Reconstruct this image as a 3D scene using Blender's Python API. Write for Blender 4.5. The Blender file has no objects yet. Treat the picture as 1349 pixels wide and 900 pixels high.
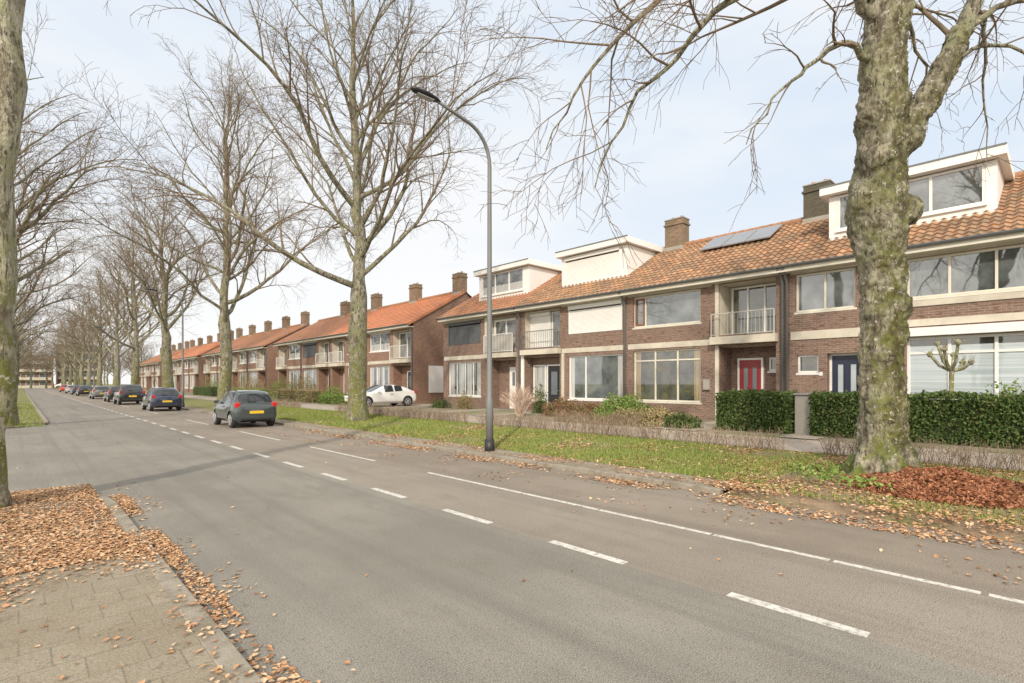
import bpy, bmesh, math, random
import numpy as np
from mathutils import Vector, Matrix
R=random.Random(7); NR=np.random.default_rng(5)
scene=bpy.context.scene; col=scene.collection
scene.view_settings.view_transform='Standard'
scene.view_settings.look='None'; scene.view_settings.exposure=0

# ------------------------------------------------------------ materials
def newmat(name):
    m=bpy.data.materials.new(name); m.use_nodes=True
    nt=m.node_tree; return m,nt,nt.nodes['Principled BSDF']
def nd(nt,t,ins=None,**k):
    n=nt.nodes.new(t)
    for a,b in k.items(): setattr(n,a,b)
    if ins:
        for a,b in ins.items():
            if isinstance(b,bpy.types.NodeSocket): nt.links.new(b,n.inputs[a])
            else: n.inputs[a].default_value=b
    return n
def c4(c): return (c[0],c[1],c[2],1)
def mixc(nt,f,a,b,mode='MIX'):
    n=nt.nodes.new('ShaderNodeMix'); n.data_type='RGBA'; n.blend_type=mode
    for i,v in ((0,f),(6,a),(7,b)):
        if isinstance(v,bpy.types.NodeSocket): nt.links.new(v,n.inputs[i])
        else: n.inputs[i].default_value=v if i==0 else c4(v)
    return n.outputs[2]
def noise(nt,vec,scale,detail=4,rough=.55):
    n=nd(nt,'ShaderNodeTexNoise',{'Scale':scale,'Detail':detail,'Roughness':rough})
    if vec is not None: nt.links.new(vec,n.inputs['Vector'])
    return n.outputs['Fac']
def ramp(nt,fac,a,b):
    n=nd(nt,'ShaderNodeMapRange',{'Value':fac,'From Min':a,'From Max':b}); return n.outputs[0]
def objco(nt): return nd(nt,'ShaderNodeTexCoord').outputs['Object']
def mapd(nt,v,s): return nd(nt,'ShaderNodeMapping',{'Vector':v,'Scale':s}).outputs[0]
def bump(nt,b,h,s,d=.02):
    n=nd(nt,'ShaderNodeBump',{'Height':h,'Strength':s,'Distance':d}); nt.links.new(n.outputs[0],b.inputs['Normal'])
def noisy(name,c1,c2,scale=4,rough=.75,bmp=0,bscale=40,c3=None,s3=1,metal=0,coat=0,stretch=None,cior=1.5):
    m,nt,b=newmat(name); co=objco(nt)
    if stretch: co=mapd(nt,co,stretch)
    f=ramp(nt,noise(nt,co,scale,4,.6),.35,.65)
    c=mixc(nt,f,c1,c2)
    if c3: c=mixc(nt,ramp(nt,noise(nt,co,s3,4,.6),.5,.68),c,c3)
    nt.links.new(c,b.inputs['Base Color'])
    b.inputs['Roughness'].default_value=rough; b.inputs['Metallic'].default_value=metal
    if coat: b.inputs['Coat Weight'].default_value=coat; b.inputs['Coat Roughness'].default_value=.02; b.inputs['Coat IOR'].default_value=cior
    if bmp: bump(nt,b,noise(nt,co,bscale,3),bmp)
    return m
def plain(name,c,rough=.5,metal=0,coat=0):
    m,nt,b=newmat(name); co=objco(nt)
    cc=mixc(nt,noise(nt,co,2.5,1),[x*.85 for x in c],[x*1.1 for x in c]); nt.links.new(cc,b.inputs['Base Color'])
    b.inputs['Roughness'].default_value=rough; b.inputs['Metallic'].default_value=metal
    if coat: b.inputs['Coat Weight'].default_value=coat
    return m
def island(name,cols,rough=.8):
    m,nt,b=newmat(name)
    g=nd(nt,'ShaderNodeNewGeometry')
    r=nt.nodes.new('ShaderNodeValToRGB'); r.color_ramp.interpolation='CONSTANT'
    el=r.color_ramp.elements
    while len(el)<len(cols): el.new(.5)
    for i,c in enumerate(cols):
        el[i].position=i/len(cols); el[i].color=c4(c)
    nt.links.new(g.outputs['Random Per Island'],r.inputs[0])
    nt.links.new(r.outputs[0],b.inputs['Base Color']); b.inputs['Roughness'].default_value=rough
    b.inputs['Specular IOR Level'].default_value=.2
    return m

def asphalt(name,c1,c2,stain):
    m,nt,b=newmat(name); co=objco(nt)
    c=mixc(nt,ramp(nt,noise(nt,co,.33,4,.6),.38,.62),c1,c2)
    c=mixc(nt,ramp(nt,noise(nt,mapd(nt,co,(1,.45,1)),1.5,5,.72),.5,.78),c,stain)
    c=mixc(nt,ramp(nt,noise(nt,mapd(nt,co,(2.2,.05,1)),1.4,2),.47,.8),c,[x*.78 for x in c1])
    sp=noise(nt,co,105,2,.75)
    c=mixc(nt,ramp(nt,sp,.52,.66),c,[x*1.8 for x in c1])
    c=mixc(nt,ramp(nt,sp,.48,.34),c,[x*.35 for x in c1])
    sp2=noise(nt,co,28,3,.8)
    c=mixc(nt,ramp(nt,sp2,.55,.74),c,[x*.58 for x in c1])
    nt.links.new(c,b.inputs['Base Color']); b.inputs['Roughness'].default_value=.85
    return m
M={}
M['road']=asphalt('asphalt_grey',(.178,.166,.142),(.252,.236,.203),(.145,.13,.105))
M['lane']=asphalt('asphalt_brownish',(.21,.182,.15),(.272,.242,.203),(.168,.142,.113))
M['bay']=asphalt('asphalt_bay',(.2,.168,.135),(.262,.225,.184),(.145,.113,.084))

def grassground():
    m,nt,b=newmat('grass_ground'); co=objco(nt)
    c=mixc(nt,ramp(nt,noise(nt,co,1.2,5,.7),.35,.65),(.16,.185,.045),(.25,.25,.09))
    c=mixc(nt,ramp(nt,noise(nt,co,.5,5,.7),.48,.66),c,(.27,.2,.11))
    c=mixc(nt,ramp(nt,noise(nt,co,30,3,.7),.42,.72),c,(.07,.07,.025))
    nt.links.new(c,b.inputs['Base Color']); b.inputs['Roughness'].default_value=.95
    bump(nt,b,noise(nt,co,25,3),.8,.05); return m
M['grass']=grassground()
M['soil']=noisy('soil_leafy',(.18,.125,.08),(.27,.195,.125),3,.95,.8,30,c3=(.15,.155,.055),s3=1.1)
M['garden']=noisy('garden_soil',(.18,.165,.11),(.28,.235,.17),1.5,.95,.6,30,c3=(.14,.17,.06),s3=.6)
def paving(name,c1,c2,mort,bw,rh,moss,offs=.5):
    m,nt,b=newmat(name); co=objco(nt)
    br=nd(nt,'ShaderNodeTexBrick',{'Vector':co,'Color1':c4(c1),'Color2':c4(c2),'Mortar':c4(mort),'Scale':1,'Mortar Size':.006,'Mortar Smooth':.3,'Brick Width':bw,'Row Height':rh},offset=offs)
    c=mixc(nt,ramp(nt,noise(nt,co,1.3,5,.65),.38,.64),br.outputs['Color'],moss)
    c=mixc(nt,ramp(nt,noise(nt,co,45,3,.7),.45,.75),c,[x*.58 for x in c1])
    c=mixc(nt,ramp(nt,noise(nt,co,6,5,.75),.55,.72),c,[x*.66 for x in moss])
    c=mixc(nt,ramp(nt,noise(nt,co,120,2,.7),.56,.7),c,[x*1.35 for x in c1])
    nt.links.new(c,b.inputs['Base Color']); b.inputs['Roughness'].default_value=.9
    h=nd(nt,'ShaderNodeMath',{0:noise(nt,co,60,2),1:br.outputs['Fac']},operation='SUBTRACT').outputs[0]
    bump(nt,b,h,.5,.01); return m
M['pave']=paving('concrete_paving',(.26,.225,.17),(.305,.265,.205),(.17,.14,.10),.3,.3,(.215,.175,.12))
M['side']=paving('sidewalk_paving',(.38,.33,.28),(.42,.365,.31),(.24,.2,.165),.3,.3,(.33,.28,.225))
M['kerb']=noisy('kerb_concrete',(.225,.2,.16),(.3,.268,.218),5,.9,.4,60,c3=(.165,.14,.1),s3=3)
M['mark']=noisy('road_paint',(.48,.465,.43),(.62,.605,.57),6,.7,c3=(.25,.235,.2),s3=18)

def brick(name,a,b_,mort,dirt):
    m,nt,b=newmat(name); co=objco(nt)
    g=nd(nt,'ShaderNodeNewGeometry'); sx=nd(nt,'ShaderNodeSeparateXYZ',{0:g.outputs['True Normal']})
    ab=nd(nt,'ShaderNodeMath',{0:sx.outputs[0]},operation='ABSOLUTE').outputs[0]
    gt=nd(nt,'ShaderNodeMath',{0:ab,1:.6},operation='GREATER_THAN').outputs[0]
    s=nd(nt,'ShaderNodeSeparateXYZ',{0:co})
    h=nd(nt,'ShaderNodeMix',{0:gt,2:s.outputs[0],3:s.outputs[1]}).outputs[0]
    v=nd(nt,'ShaderNodeCombineXYZ',{0:h,1:s.outputs[2]}).outputs[0]
    br=nd(nt,'ShaderNodeTexBrick',{'Vector':v,'Color1':c4(a),'Color2':c4(b_),'Mortar':c4(mort),'Scale':1,'Mortar Size':.007,'Mortar Smooth':.2,'Brick Width':.22,'Row Height':.068,'Bias':-.1})
    c=mixc(nt,ramp(nt,noise(nt,co,.9,4,.6),.4,.72),br.outputs['Color'],dirt)
    c=mixc(nt,ramp(nt,noise(nt,mapd(nt,v,(5,16,1)),1,1,.5),.54,.7),c,[x*.55 for x in a])
    nt.links.new(c,b.inputs['Base Color']); b.inputs['Roughness'].default_value=.9
    return m
M['brick']=brick('brown_brick',(.225,.135,.098),(.135,.082,.064),(.33,.285,.24),(.2,.135,.105))
M['brick2']=brick('red_brown_brick',(.275,.15,.10),(.175,.095,.066),(.35,.285,.23),(.225,.135,.098))
M['chim']=brick('chimney_brick',(.26,.165,.11),(.14,.095,.065),(.24,.2,.155),(.14,.125,.075))
M['chimd']=brick('dark_chimney_brick',(.10,.085,.06),(.06,.05,.04),(.12,.105,.085),(.075,.075,.045))  # same brick in darker tones, for a single chimney
def tile(name,cols,dark,lich=(.29,.235,.15)):
    m,nt,b=newmat(name); co=objco(nt)
    at=nd(nt,'ShaderNodeAttribute',attribute_name='rnd')
    r=nt.nodes.new('ShaderNodeValToRGB'); el=r.color_ramp.elements
    while len(el)<len(cols): el.new(.5)
    for i,c in enumerate(cols): el[i].position=i/(len(cols)-1); el[i].color=c4(c)
    nt.links.new(at.outputs['Fac'],r.inputs[0])
    c=mixc(nt,ramp(nt,noise(nt,co,1.1,5,.7),.42,.62),r.outputs[0],dark)
    c=mixc(nt,ramp(nt,noise(nt,co,9,3,.7),.5,.68),c,lich)
    nt.links.new(c,b.inputs['Base Color']); b.inputs['Roughness'].default_value=.8; return m
M['tile_old']=tile('old_roof_tiles',[(.18,.095,.055),(.38,.185,.095),(.46,.255,.14),(.26,.145,.085)],(.2,.125,.078))
M['tile_new']=tile('orange_roof_tiles',[(.5,.18,.085),(.58,.23,.11),(.46,.2,.105)],(.42,.175,.09),(.36,.19,.11))
M['tile_mid']=tile('weathered_roof_tiles',[(.36,.145,.075),(.47,.21,.11),(.3,.135,.075)],(.3,.145,.085))
M['ridge']=noisy('ridge_tiles',(.38,.19,.105),(.26,.15,.09),4,.85)
M['white']=noisy('white_paint',(.7,.69,.67),(.75,.745,.73),1.2,.45)
M['beige']=noisy('beige_render',(.5,.46,.38),(.58,.535,.45),2,.8,c3=(.43,.39,.32),s3=1.2)
M['cream']=noisy('cream_frame',(.6,.57,.48),(.66,.63,.55),3,.5)
M['felt']=noisy('roof_felt',(.16,.16,.16),(.24,.24,.23),3,.9)
M['gutter']=plain('zinc_grey',(.14,.15,.155),.5)
M['railp']=plain('railing_paint',(.42,.41,.38),.5)
M['grey']=noisy('grey_shutter',(.085,.09,.1),(.115,.12,.13),3,.6)
M['cgrey']=plain('concrete_grey',(.3,.285,.25),.8)
M['black']=plain('black_plastic',(.02,.02,.022),.5)
M['rubber']=plain('tyre_rubber',(.025,.025,.026),.85)
M['alu']=plain('alloy_rim',(.42,.43,.45),.35,.6)
M['reddoor']=plain('red_door_paint',(.26,.018,.02),.35)
M['bluedoor']=plain('blue_door_paint',(.02,.028,.06),.35)
M['browndoor']=plain('brown_door_paint',(.12,.06,.04),.35)
M['brownw']=plain('brown_wood',(.25,.1,.06),.5)
M['panel']=noisy('solar_cells',(.13,.14,.16),(.17,.18,.2),1.5,.3,coat=.5)
M['panelglass']=plain('dark_door_glass',(.13,.15,.17),.08)
M['paleglass']=plain('pale_door_glass',(.42,.47,.5),.1)
M['pane']=noisy('window_glass',(.025,.028,.026),(.10,.105,.095),2.2,.03,coat=1,c3=(.11,.09,.035),s3=3.4,cior=1.9)
M['pane_skytint']=noisy('window_glass_painted_sky',(.05,.058,.06),(.16,.18,.185),1.3,.03,coat=1,cior=2.1)  # pale sky reflection painted into the base colour, under the real coat
M['curtain']=noisy('white_curtain_behind_glass',(.24,.25,.245),(.52,.52,.5),3,.4,coat=1,stretch=(1,6,.15),cior=1.8)
M['curtain2']=noisy('tan_curtain_behind_glass',(.17,.13,.075),(.36,.28,.17),3,.4,coat=1,stretch=(1,6,.15),cior=1.8)
M['blind']=noisy('pale_blue_grey_blind_behind_glass',(.3,.36,.39),(.47,.52,.545),3,.4,coat=1,stretch=(1,.1,8),cior=1.7)
def bark(name,moss,dark=1):
    m,nt,b=newmat(name); co=objco(nt); mp=mapd(nt,co,(1,1,.45))
    D=lambda *c:[x*dark for x in c]
    c=mixc(nt,ramp(nt,noise(nt,mp,3.2,6,.7),.38,.6),D(.15,.135,.095),D(.36,.335,.255))
    c=mixc(nt,ramp(nt,noise(nt,mp,8,5,.7),.5,.6),c,D(.10,.082,.055))
    c=mixc(nt,ramp(nt,noise(nt,co,1.6,5,.75),.48,.6),c,D(.225,.225,.13))
    c=mixc(nt,ramp(nt,noise(nt,mapd(nt,co,(1,1,.2)),22,3,.7),.53,.64),c,D(.06,.05,.035))
    s=nd(nt,'ShaderNodeSeparateXYZ',{0:co}); lo=ramp(nt,s.outputs[2],7.5 if moss else 4.5,.1)
    n2=ramp(nt,noise(nt,co,2.6,6,.75),.46,.56)
    g=nd(nt,'ShaderNodeNewGeometry'); sy=nd(nt,'ShaderNodeSeparateXYZ',{0:g.outputs['Normal']})
    sidef=ramp(nt,sy.outputs[1],.6,-.6)
    mm=lambda a,b_,cl=False: nd(nt,'ShaderNodeMath',{0:a,1:b_},operation='MULTIPLY',use_clamp=cl).outputs[0]
    q=mm(mm(mm(n2,lo),sidef),1.7,True)
    c=mixc(nt,q,c,(.16,.165,.045))
    if moss:
        rt=nd(nt,'ShaderNodeVectorMath',{0:g.outputs['Normal'],1:(.5,-.86,0)},operation='DOT_PRODUCT').outputs['Value']
        q2=mm(mm(ramp(nt,noise(nt,co,3.1,7,.8),.45,.52),ramp(nt,rt,-.35,.45)),.95,True)
        dk=mixc(nt,ramp(nt,noise(nt,co,9,4,.7),.45,.6),(.05,.042,.02),(.12,.115,.03))
        c=mixc(nt,q2,c,dk)
        q3=mm(ramp(nt,noise(nt,co,5.5,6,.8),.57,.62),.9,True)
        c=mixc(nt,q3,c,(.075,.07,.03))
        c=mixc(nt,ramp(nt,s.outputs[2],.7,.15),c,mixc(nt,n2,c,(.14,.18,.03)))
    c=mixc(nt,ramp(nt,noise(nt,co,11,4,.7),.61,.66),c,(.5,.49,.42))
    nt.links.new(c,b.inputs['Base Color']); b.inputs['Roughness'].default_value=.95
    bump(nt,b,noise(nt,mp,9,5,.75),1,.08); return m
M['bark']=bark('tree_bark',True,1.2); M['bark2']=bark('tree_bark_plain',False,1.0); M['bark3']=bark('pale_tree_bark',False,1.5)
M['twig']=plain('twig_bark',(.175,.13,.088),.9)
M['litter']=island('fallen_leaf',[(.46,.27,.145),(.37,.2,.105),(.54,.36,.21),(.28,.15,.08),(.6,.43,.28),(.42,.24,.13)])
M['litterred']=island('fallen_leaf_red',[(.33,.145,.08),(.26,.105,.055),(.41,.2,.11),(.18,.075,.04),(.37,.18,.1)])
M['blade']=island('grass_blade',[(.18,.25,.05),(.14,.2,.035),(.25,.28,.08),(.32,.31,.12),(.17,.23,.05)])
M['hedge']=island('hedge_leaf',[(.065,.11,.028),(.04,.07,.018),(.1,.15,.042),(.055,.09,.023),(.13,.145,.055)],.5)
M['shrubg']=island('shrub_leaf_green',[(.16,.24,.05),(.23,.29,.08),(.11,.18,.04)],.6)
M['shruby']=island('shrub_leaf_yellow',[(.35,.3,.14),(.24,.22,.1),(.3,.2,.12)],.7)
M['shrubr']=island('shrub_leaf_red',[(.28,.12,.08),(.18,.11,.06),(.16,.17,.06)],.7)
M['hedgetwig']=island('hedge_twig',[(.24,.18,.125),(.33,.255,.18),(.17,.125,.09)],.9)

# ------------------------------------------------------------ mesh builder
class MB:
    def __init__(s): s.v=[]; s.f=[]; s.m=[]
    def quad(s,*p,mi=0):
        n=len(s.v); s.v+= [tuple(q) for q in p]; s.f.append(tuple(range(n,n+len(p)))); s.m.append(mi)
    def box(s,x0,x1,y0,y1,z0,z1,mi=0):
        n=len(s.v)
        s.v+=[(x0,y0,z0),(x1,y0,z0),(x1,y1,z0),(x0,y1,z0),(x0,y0,z1),(x1,y0,z1),(x1,y1,z1),(x0,y1,z1)]
        for f in ((0,3,2,1),(4,5,6,7),(0,1,5,4),(1,2,6,5),(2,3,7,6),(3,0,4,7)):
            s.f.append(tuple(n+i for i in f)); s.m.append(mi)
    def tube(s,pts,rads,k=8,mi=0,cap=True,lump=0):
        pts=[Vector(p) for p in pts]; n0=len(s.v); N_=len(pts)
        t=(pts[1]-pts[0]).normalized()
        a=t.orthogonal().normalized()
        for i in range(N_):
            if i==0: t=pts[1]-pts[0]
            elif i==N_-1: t=pts[i]-pts[i-1]
            else: t=pts[i+1]-pts[i-1]
            t.normalize(); a=(a-t*a.dot(t))
            if a.length<1e-6: a=t.orthogonal()
            a.normalize(); b=t.cross(a)
            for j in range(k):
                w=2*math.pi*j/k; r=rads[i]
                if lump: r*=1+lump*(math.sin(3*w+i*.35)*.5+math.sin(5*w-i*.9)*.3+math.sin(2*w+i*1.7)*.3)
                s.v.append(tuple(pts[i]+a*(math.cos(w)*r)+b*(math.sin(w)*r)))
        for i in range(N_-1):
            for j in range(k):
                j2=(j+1)%k
                s.f.append((n0+i*k+j,n0+i*k+j2,n0+(i+1)*k+j2,n0+(i+1)*k+j)); s.m.append(mi)
        if cap:
            s.f.append(tuple(n0+j for j in range(k))[::-1]); s.m.append(mi)
            s.f.append(tuple(n0+(N_-1)*k+j for j in range(k))); s.m.append(mi)
    def obj(s,name,mats,parent=None,P=(0,0,0),smooth=False,rnd=None,bevel=0):
        me=bpy.data.meshes.new(name)
        v=np.array(s.v,dtype=float).reshape(-1,3)-np.array(P)
        me.from_pydata(v.tolist(),[],s.f)
        if not isinstance(mats,(list,tuple)): mats=[mats]
        for m in mats: me.materials.append(m)
        if len(mats)>1: me.polygons.foreach_set('material_index',s.m)
        if smooth: me.polygons.foreach_set('use_smooth',[True]*len(s.f))
        if rnd is not None:
            at=me.attributes.new('rnd','FLOAT','FACE'); at.data.foreach_set('value',rnd)
        me.update()
        o=bpy.data.objects.new(name,me); col.objects.link(o)
        if parent: o.parent=parent
        else: o.location=P
        if bevel:
            b=o.modifiers.new('bevel','BEVEL'); b.width=bevel; b.segments=2; b.limit_method='ANGLE'
        return o
def tag(o,label,cat,group=None):
    o['label']=label; o['category']=cat
    if group: o['group']=group
    return o
def empty(name,loc,label,cat,group=None,rz=0):
    o=bpy.data.objects.new(name,None); o.empty_display_size=.3; o.location=loc; o.rotation_euler=(0,0,rz); col.objects.link(o)
    return tag(o,label,cat,group)
def struct(o,label,cat='ground'):
    o['kind']='structure'; o['label']=label; o['category']=cat; return o
def npmesh(name,V,F,mat,label=None,cat=None,kind=None,parent=None,P=(0,0,0)):
    me=bpy.data.meshes.new(name); me.from_pydata((V-np.array(P)).tolist(),[],F.tolist()); me.materials.append(mat)
    o=bpy.data.objects.new(name,me); col.objects.link(o)
    if parent: o.parent=parent
    else: o.location=P
    if label: tag(o,label,cat)
    if kind: o['kind']=kind
    return o
def leaves(C,size,flat=.0):
    n=len(C)
    nrm=NR.normal(size=(n,3))
    if flat: nrm=nrm*flat+np.array([0,0,1.])
    nrm/=np.linalg.norm(nrm,axis=1)[:,None]
    t=NR.normal(size=(n,3)); u=np.cross(nrm,t); u/=np.linalg.norm(u,axis=1)[:,None]; v=np.cross(nrm,u)
    s=size*(.6+.8*NR.random((n,1)))
    V=np.stack([C+u*s,C+v*s*.62+nrm*s*.2,C-u*s*.9,C-v*s*.62+nrm*s*.2],1).reshape(-1,3)
    F=np.arange(n*4).reshape(n,4); return V,F

# ------------------------------------------------------------ ground
KH=.085
def gz(x):
    return float(np.interp(x,[8.0,8.15,8.8,12.15,14.4,15],[0,KH,.10,.29,.33,.35]))
YA,YB=-30,252
def strip(name,prof,y0,y1,mat,label,cat,step=30):
    b=MB(); ys=np.linspace(y0,y1,max(2,int((y1-y0)/step)+1))
    for i in range(len(ys)-1):
        for (xa,za),(xb,zb) in zip(prof[:-1],prof[1:]):
            b.quad((xa,ys[i],za),(xb,ys[i],zb),(xb,ys[i+1],zb),(xa,ys[i+1],za))
    return struct(b.obj(name,mat),label,cat)
b=MB(); b.quad((-700,-300,-.06),(900,-300,-.06),(900,1300,-.06),(-700,1300,-.06))
struct(b.obj('ground',M['grass']),'flat grassy ground stretching to the horizon','ground')
strip('road',[(.9,0),(4.24,0)],YA,YB,M['road'],'grey worn asphalt roadway of a residential street','road')
strip('bicycle_lane',[(4.24,0),(5.8,0)],YA,YB,M['lane'],'brownish asphalt bicycle lane beside dashed line','road')
strip('parking_bay',[(5.8,0),(8.02,0)],YA,YB,M['bay'],'brownish parking strip along the kerb','road')
b=MB(); b.quad((-60,11.6,-.004),(.9,10.0,-.004),(.9,29.5,-.004),(-60,27.5,-.004))
struct(b.obj('side_road',M['road']),'asphalt side street joining the road','road')
strip('paved_strip',[(8.15,KH-.003),(8.75,.096)],3.7,YB,M['pave'],'narrow concrete paving strip behind the kerb','pavement')
strip('grass_verge',[(8.75,.093),(10.4,.19),(12.15,.288)],3.7,YB,M['grass'],'grass verge with fallen leaves under street trees','grass')
strip('leafy_soil',[(7.95,.004),(8.4,.06),(8.9,.11),(10.4,.19),(12.15,.288)],YA,3.7,M['soil'],'bare soil verge covered with brown leaves','soil')
strip('sidewalk',[(12.15,.294),(14.4,.332)],YA,YB,M['side'],'light concrete tile sidewalk before the gardens','sidewalk')
strip('front_garden_ground',[(14.4,.328),(15,.35),(80,.35)],YA,YB,M['garden'],'front garden ground of soil and lawn','ground')
b=MB(); y=3.75
while y<140:
    b.box(8.0,8.15,y,y+.985,-.03,KH+R.uniform(-.004,.004)); y+=1
struct(b.obj('kerb',M['kerb'],bevel=.012),'grey concrete kerb stones along the parking strip','kerb')
cor=[(.87-2.2*(1-math.cos(a)),9.4+2.2*math.sin(a)) for a in np.linspace(0,math.pi/2,9)]
poly=[(-60,-30),(.87,-30)]+cor+[(-60,11.6)]
b=MB(); b.quad(*[(x,y,.045) for x,y in poly])
struct(b.obj('left_pavement',M['pave']),'concrete tile pavement at the street corner','pavement')
def kerbpath(name,pts,w,z0,z1,label):
    b=MB()
    for (xa,ya),(xb,yb) in zip(pts[:-1],pts[1:]):
        d=Vector((xb-xa,yb-ya)); L=d.length; d/=L; n=Vector((d.y,-d.x)); k=max(1,int(round(L)))
        for i in range(k):
            p=Vector((xa,ya))+d*(L*i/k+.004); q=Vector((xa,ya))+d*(L*(i+1)/k-.004)
            v=[(p.x,p.y),(p.x+n.x*w,p.y+n.y*w),(q.x+n.x*w,q.y+n.y*w),(q.x,q.y)]
            nn=len(b.v); b.v+=[(x,y,z0) for x,y in v]+[(x,y,z1) for x,y in v]
            for f in ((4,5,6,7),(0,1,5,4),(1,2,6,5),(2,3,7,6),(3,0,4,7)): b.f.append(tuple(nn+j for j in f)); b.m.append(0)
    return struct(b.obj(name,M['kerb'],bevel=.008),label,'kerb')
kerbpath('left_kerb',[(.87,-30)]+cor+[(-60,11.6)],.15,-.03,.048,'low kerb around the pavement corner')
cor2=[(.8-3*(1-math.cos(a)),30.6-3*math.sin(a)) for a in np.linspace(math.pi/2,0,9)]
b=MB(); b.quad(*[(x,y,.06) for x,y in [(-60,27.6)]+cor2+[(.8,252),(-60,252)]])
struct(b.obj('left_grass',M['grass']),'grass verge beyond the side street','grass')
kerbpath('far_left_kerb',[(-60,27.6)]+cor2+[(.8,120)],.15,-.03,.07,'kerb along the far grass verge')
b=MB(); y=-3.05
while y<170: b.box(4.24,4.34,y,y+.98,.001,.0045); y+=2
struct(b.obj('dashed_lane_marking',M['mark']),'white dashed line between road and bicycle lane','marking')
b=MB()
for a,c in ((-3,.45),(.5,1.58),(1.62,2.8),(2.84,4.43),(4.47,5.93),(5.96,8.6),(10.7,14.3),(16.6,20.6),(25,29),(36,40),(47,51),(60,64)):
    b.box(5.8,5.87,a,c,.001,.0045)
struct(b.obj('parking_edge_marking',M['mark']),'worn white line along the parking strip','marking')
b=MB(); b.quad((14.4,26.9,.354),(28,26.9,.354),(28,29.8,.354),(14.4,29.8,.354))
for (a,c) in ((4.3,5.2),(7.5,9.0),(17.0,18.0),(20.5,21.8)):
    b.quad((14.4,a,.354),(19.1,a,.354),(19.1,c,.354),(14.4,c,.354))
struct(b.obj('driveway_paving',M['side']),'paved driveway and garden paths to the doors','paving')

# ------------------------------------------------------------ houses
FX=19.2; RX=23.5; RZ=8.42; EX=18.72; EZ=5.70
def window(E,P,x,y0,y1,z0,z1,n=1,fm='white',curt=None,hs=None,name='window',fr=.065,widths=None,pane='pane'):
    b=MB(); t=fr
    b.box(x,x+.08,y0,y0+t,z0,z1); b.box(x,x+.08,y1-t,y1,z0,z1)
    b.box(x,x+.08,y0+t,y1-t,z0,z0+t); b.box(x,x+.08,y0+t,y1-t,z1-t,z1)
    cuts=widths if widths else [i/n for i in range(1,n)]
    for c in cuts:
        yc=y0+(y1-y0)*c; b.box(x+.003,x+.077,yc-t*.5,yc+t*.5,z0+t,z1-t)
    if hs:
        ed=[y0+t]+[y0+(y1-y0)*c for c in cuts]+[y1-t]
        for i in hs[1]:
            a=ed[i]+(t*.5 if i>0 else 0); c=ed[i+1]-(t*.5 if i<len(ed)-2 else 0)
            zc=z0+(z1-z0)*hs[0]; b.box(x+.006,x+.074,a,c,zc-t*.45,zc+t*.45)
    b.box(x-.09,x-.002,y0-.04,y1+.04,z0-.07,z0-.005)
    o=b.obj(name,M[fm],E,P,bevel=.006 if y0<27 else 0)
    Y0,Y1,Z0,Z1=y0+t,y1-t,z0+t,z1-t
    def q(g,a,c,d,e,xx=x+.045): g.quad((xx,Y0+(Y1-Y0)*a,Z0+(Z1-Z0)*d),(xx,Y0+(Y1-Y0)*a,Z0+(Z1-Z0)*e),(xx,Y0+(Y1-Y0)*c,Z0+(Z1-Z0)*e),(xx,Y0+(Y1-Y0)*c,Z0+(Z1-Z0)*d))
    cz={'sides':[(0,.09,0,1),(.92,1,0,1)],'full':[(0,1,0,1)],'one':[(0,.3,0,1)],'low':[(0,1,0,.4)],'gaps':[(0,.14,0,1),(.3,.45,0,1),(.55,.7,0,1),(.86,1,0,1)],'blind':[(0,1,.0,.9)]}
    dz={'sides':[(.09,.92,0,1)],'full':[],'one':[(.3,1,0,1)],'low':[(0,1,.4,1)],'gaps':[(.14,.3,0,1),(.45,.55,0,1),(.7,.86,0,1)],'blind':[(0,1,.9,1)]}
    if curt:
        for c in cz[curt[0]]: g=MB(); q(g,*c); g.obj('curtain',M[curt[1]],o,P)
        for c in dz[curt[0]]: g=MB(); q(g,*c); g.obj('window_pane',M[pane],o,P)
    else:
        g=MB(); q(g,0,1,0,1); g.obj('window_pane',M[pane],o,P)
    return o
def blinds(E,P,x,y0,y1,z0,z1,mat,step=.05,name='roller_shutter',depth=.012):
    b=MB(); n=int((z1-z0)/step)
    for i in range(n):
        a=z0+i*step; b.quad((x,y0,a),(x,y1,a),(x-depth,y1,a+step*.5),(x-depth,y0,a+step*.5)); b.quad((x-depth,y0,a+step*.5),(x-depth,y1,a+step*.5),(x,y1,a+step),(x,y0,a+step))
    b.box(x-.05,x+.05,y0-.04,y0,z0,z1+.0); b.box(x-.05,x+.05,y1,y1+.04,z0,z1); b.box(x-.1,x+.05,y0-.04,y1+.04,z1+.002,z1+.18)
    return b.obj(name,mat,E,P)
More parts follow.
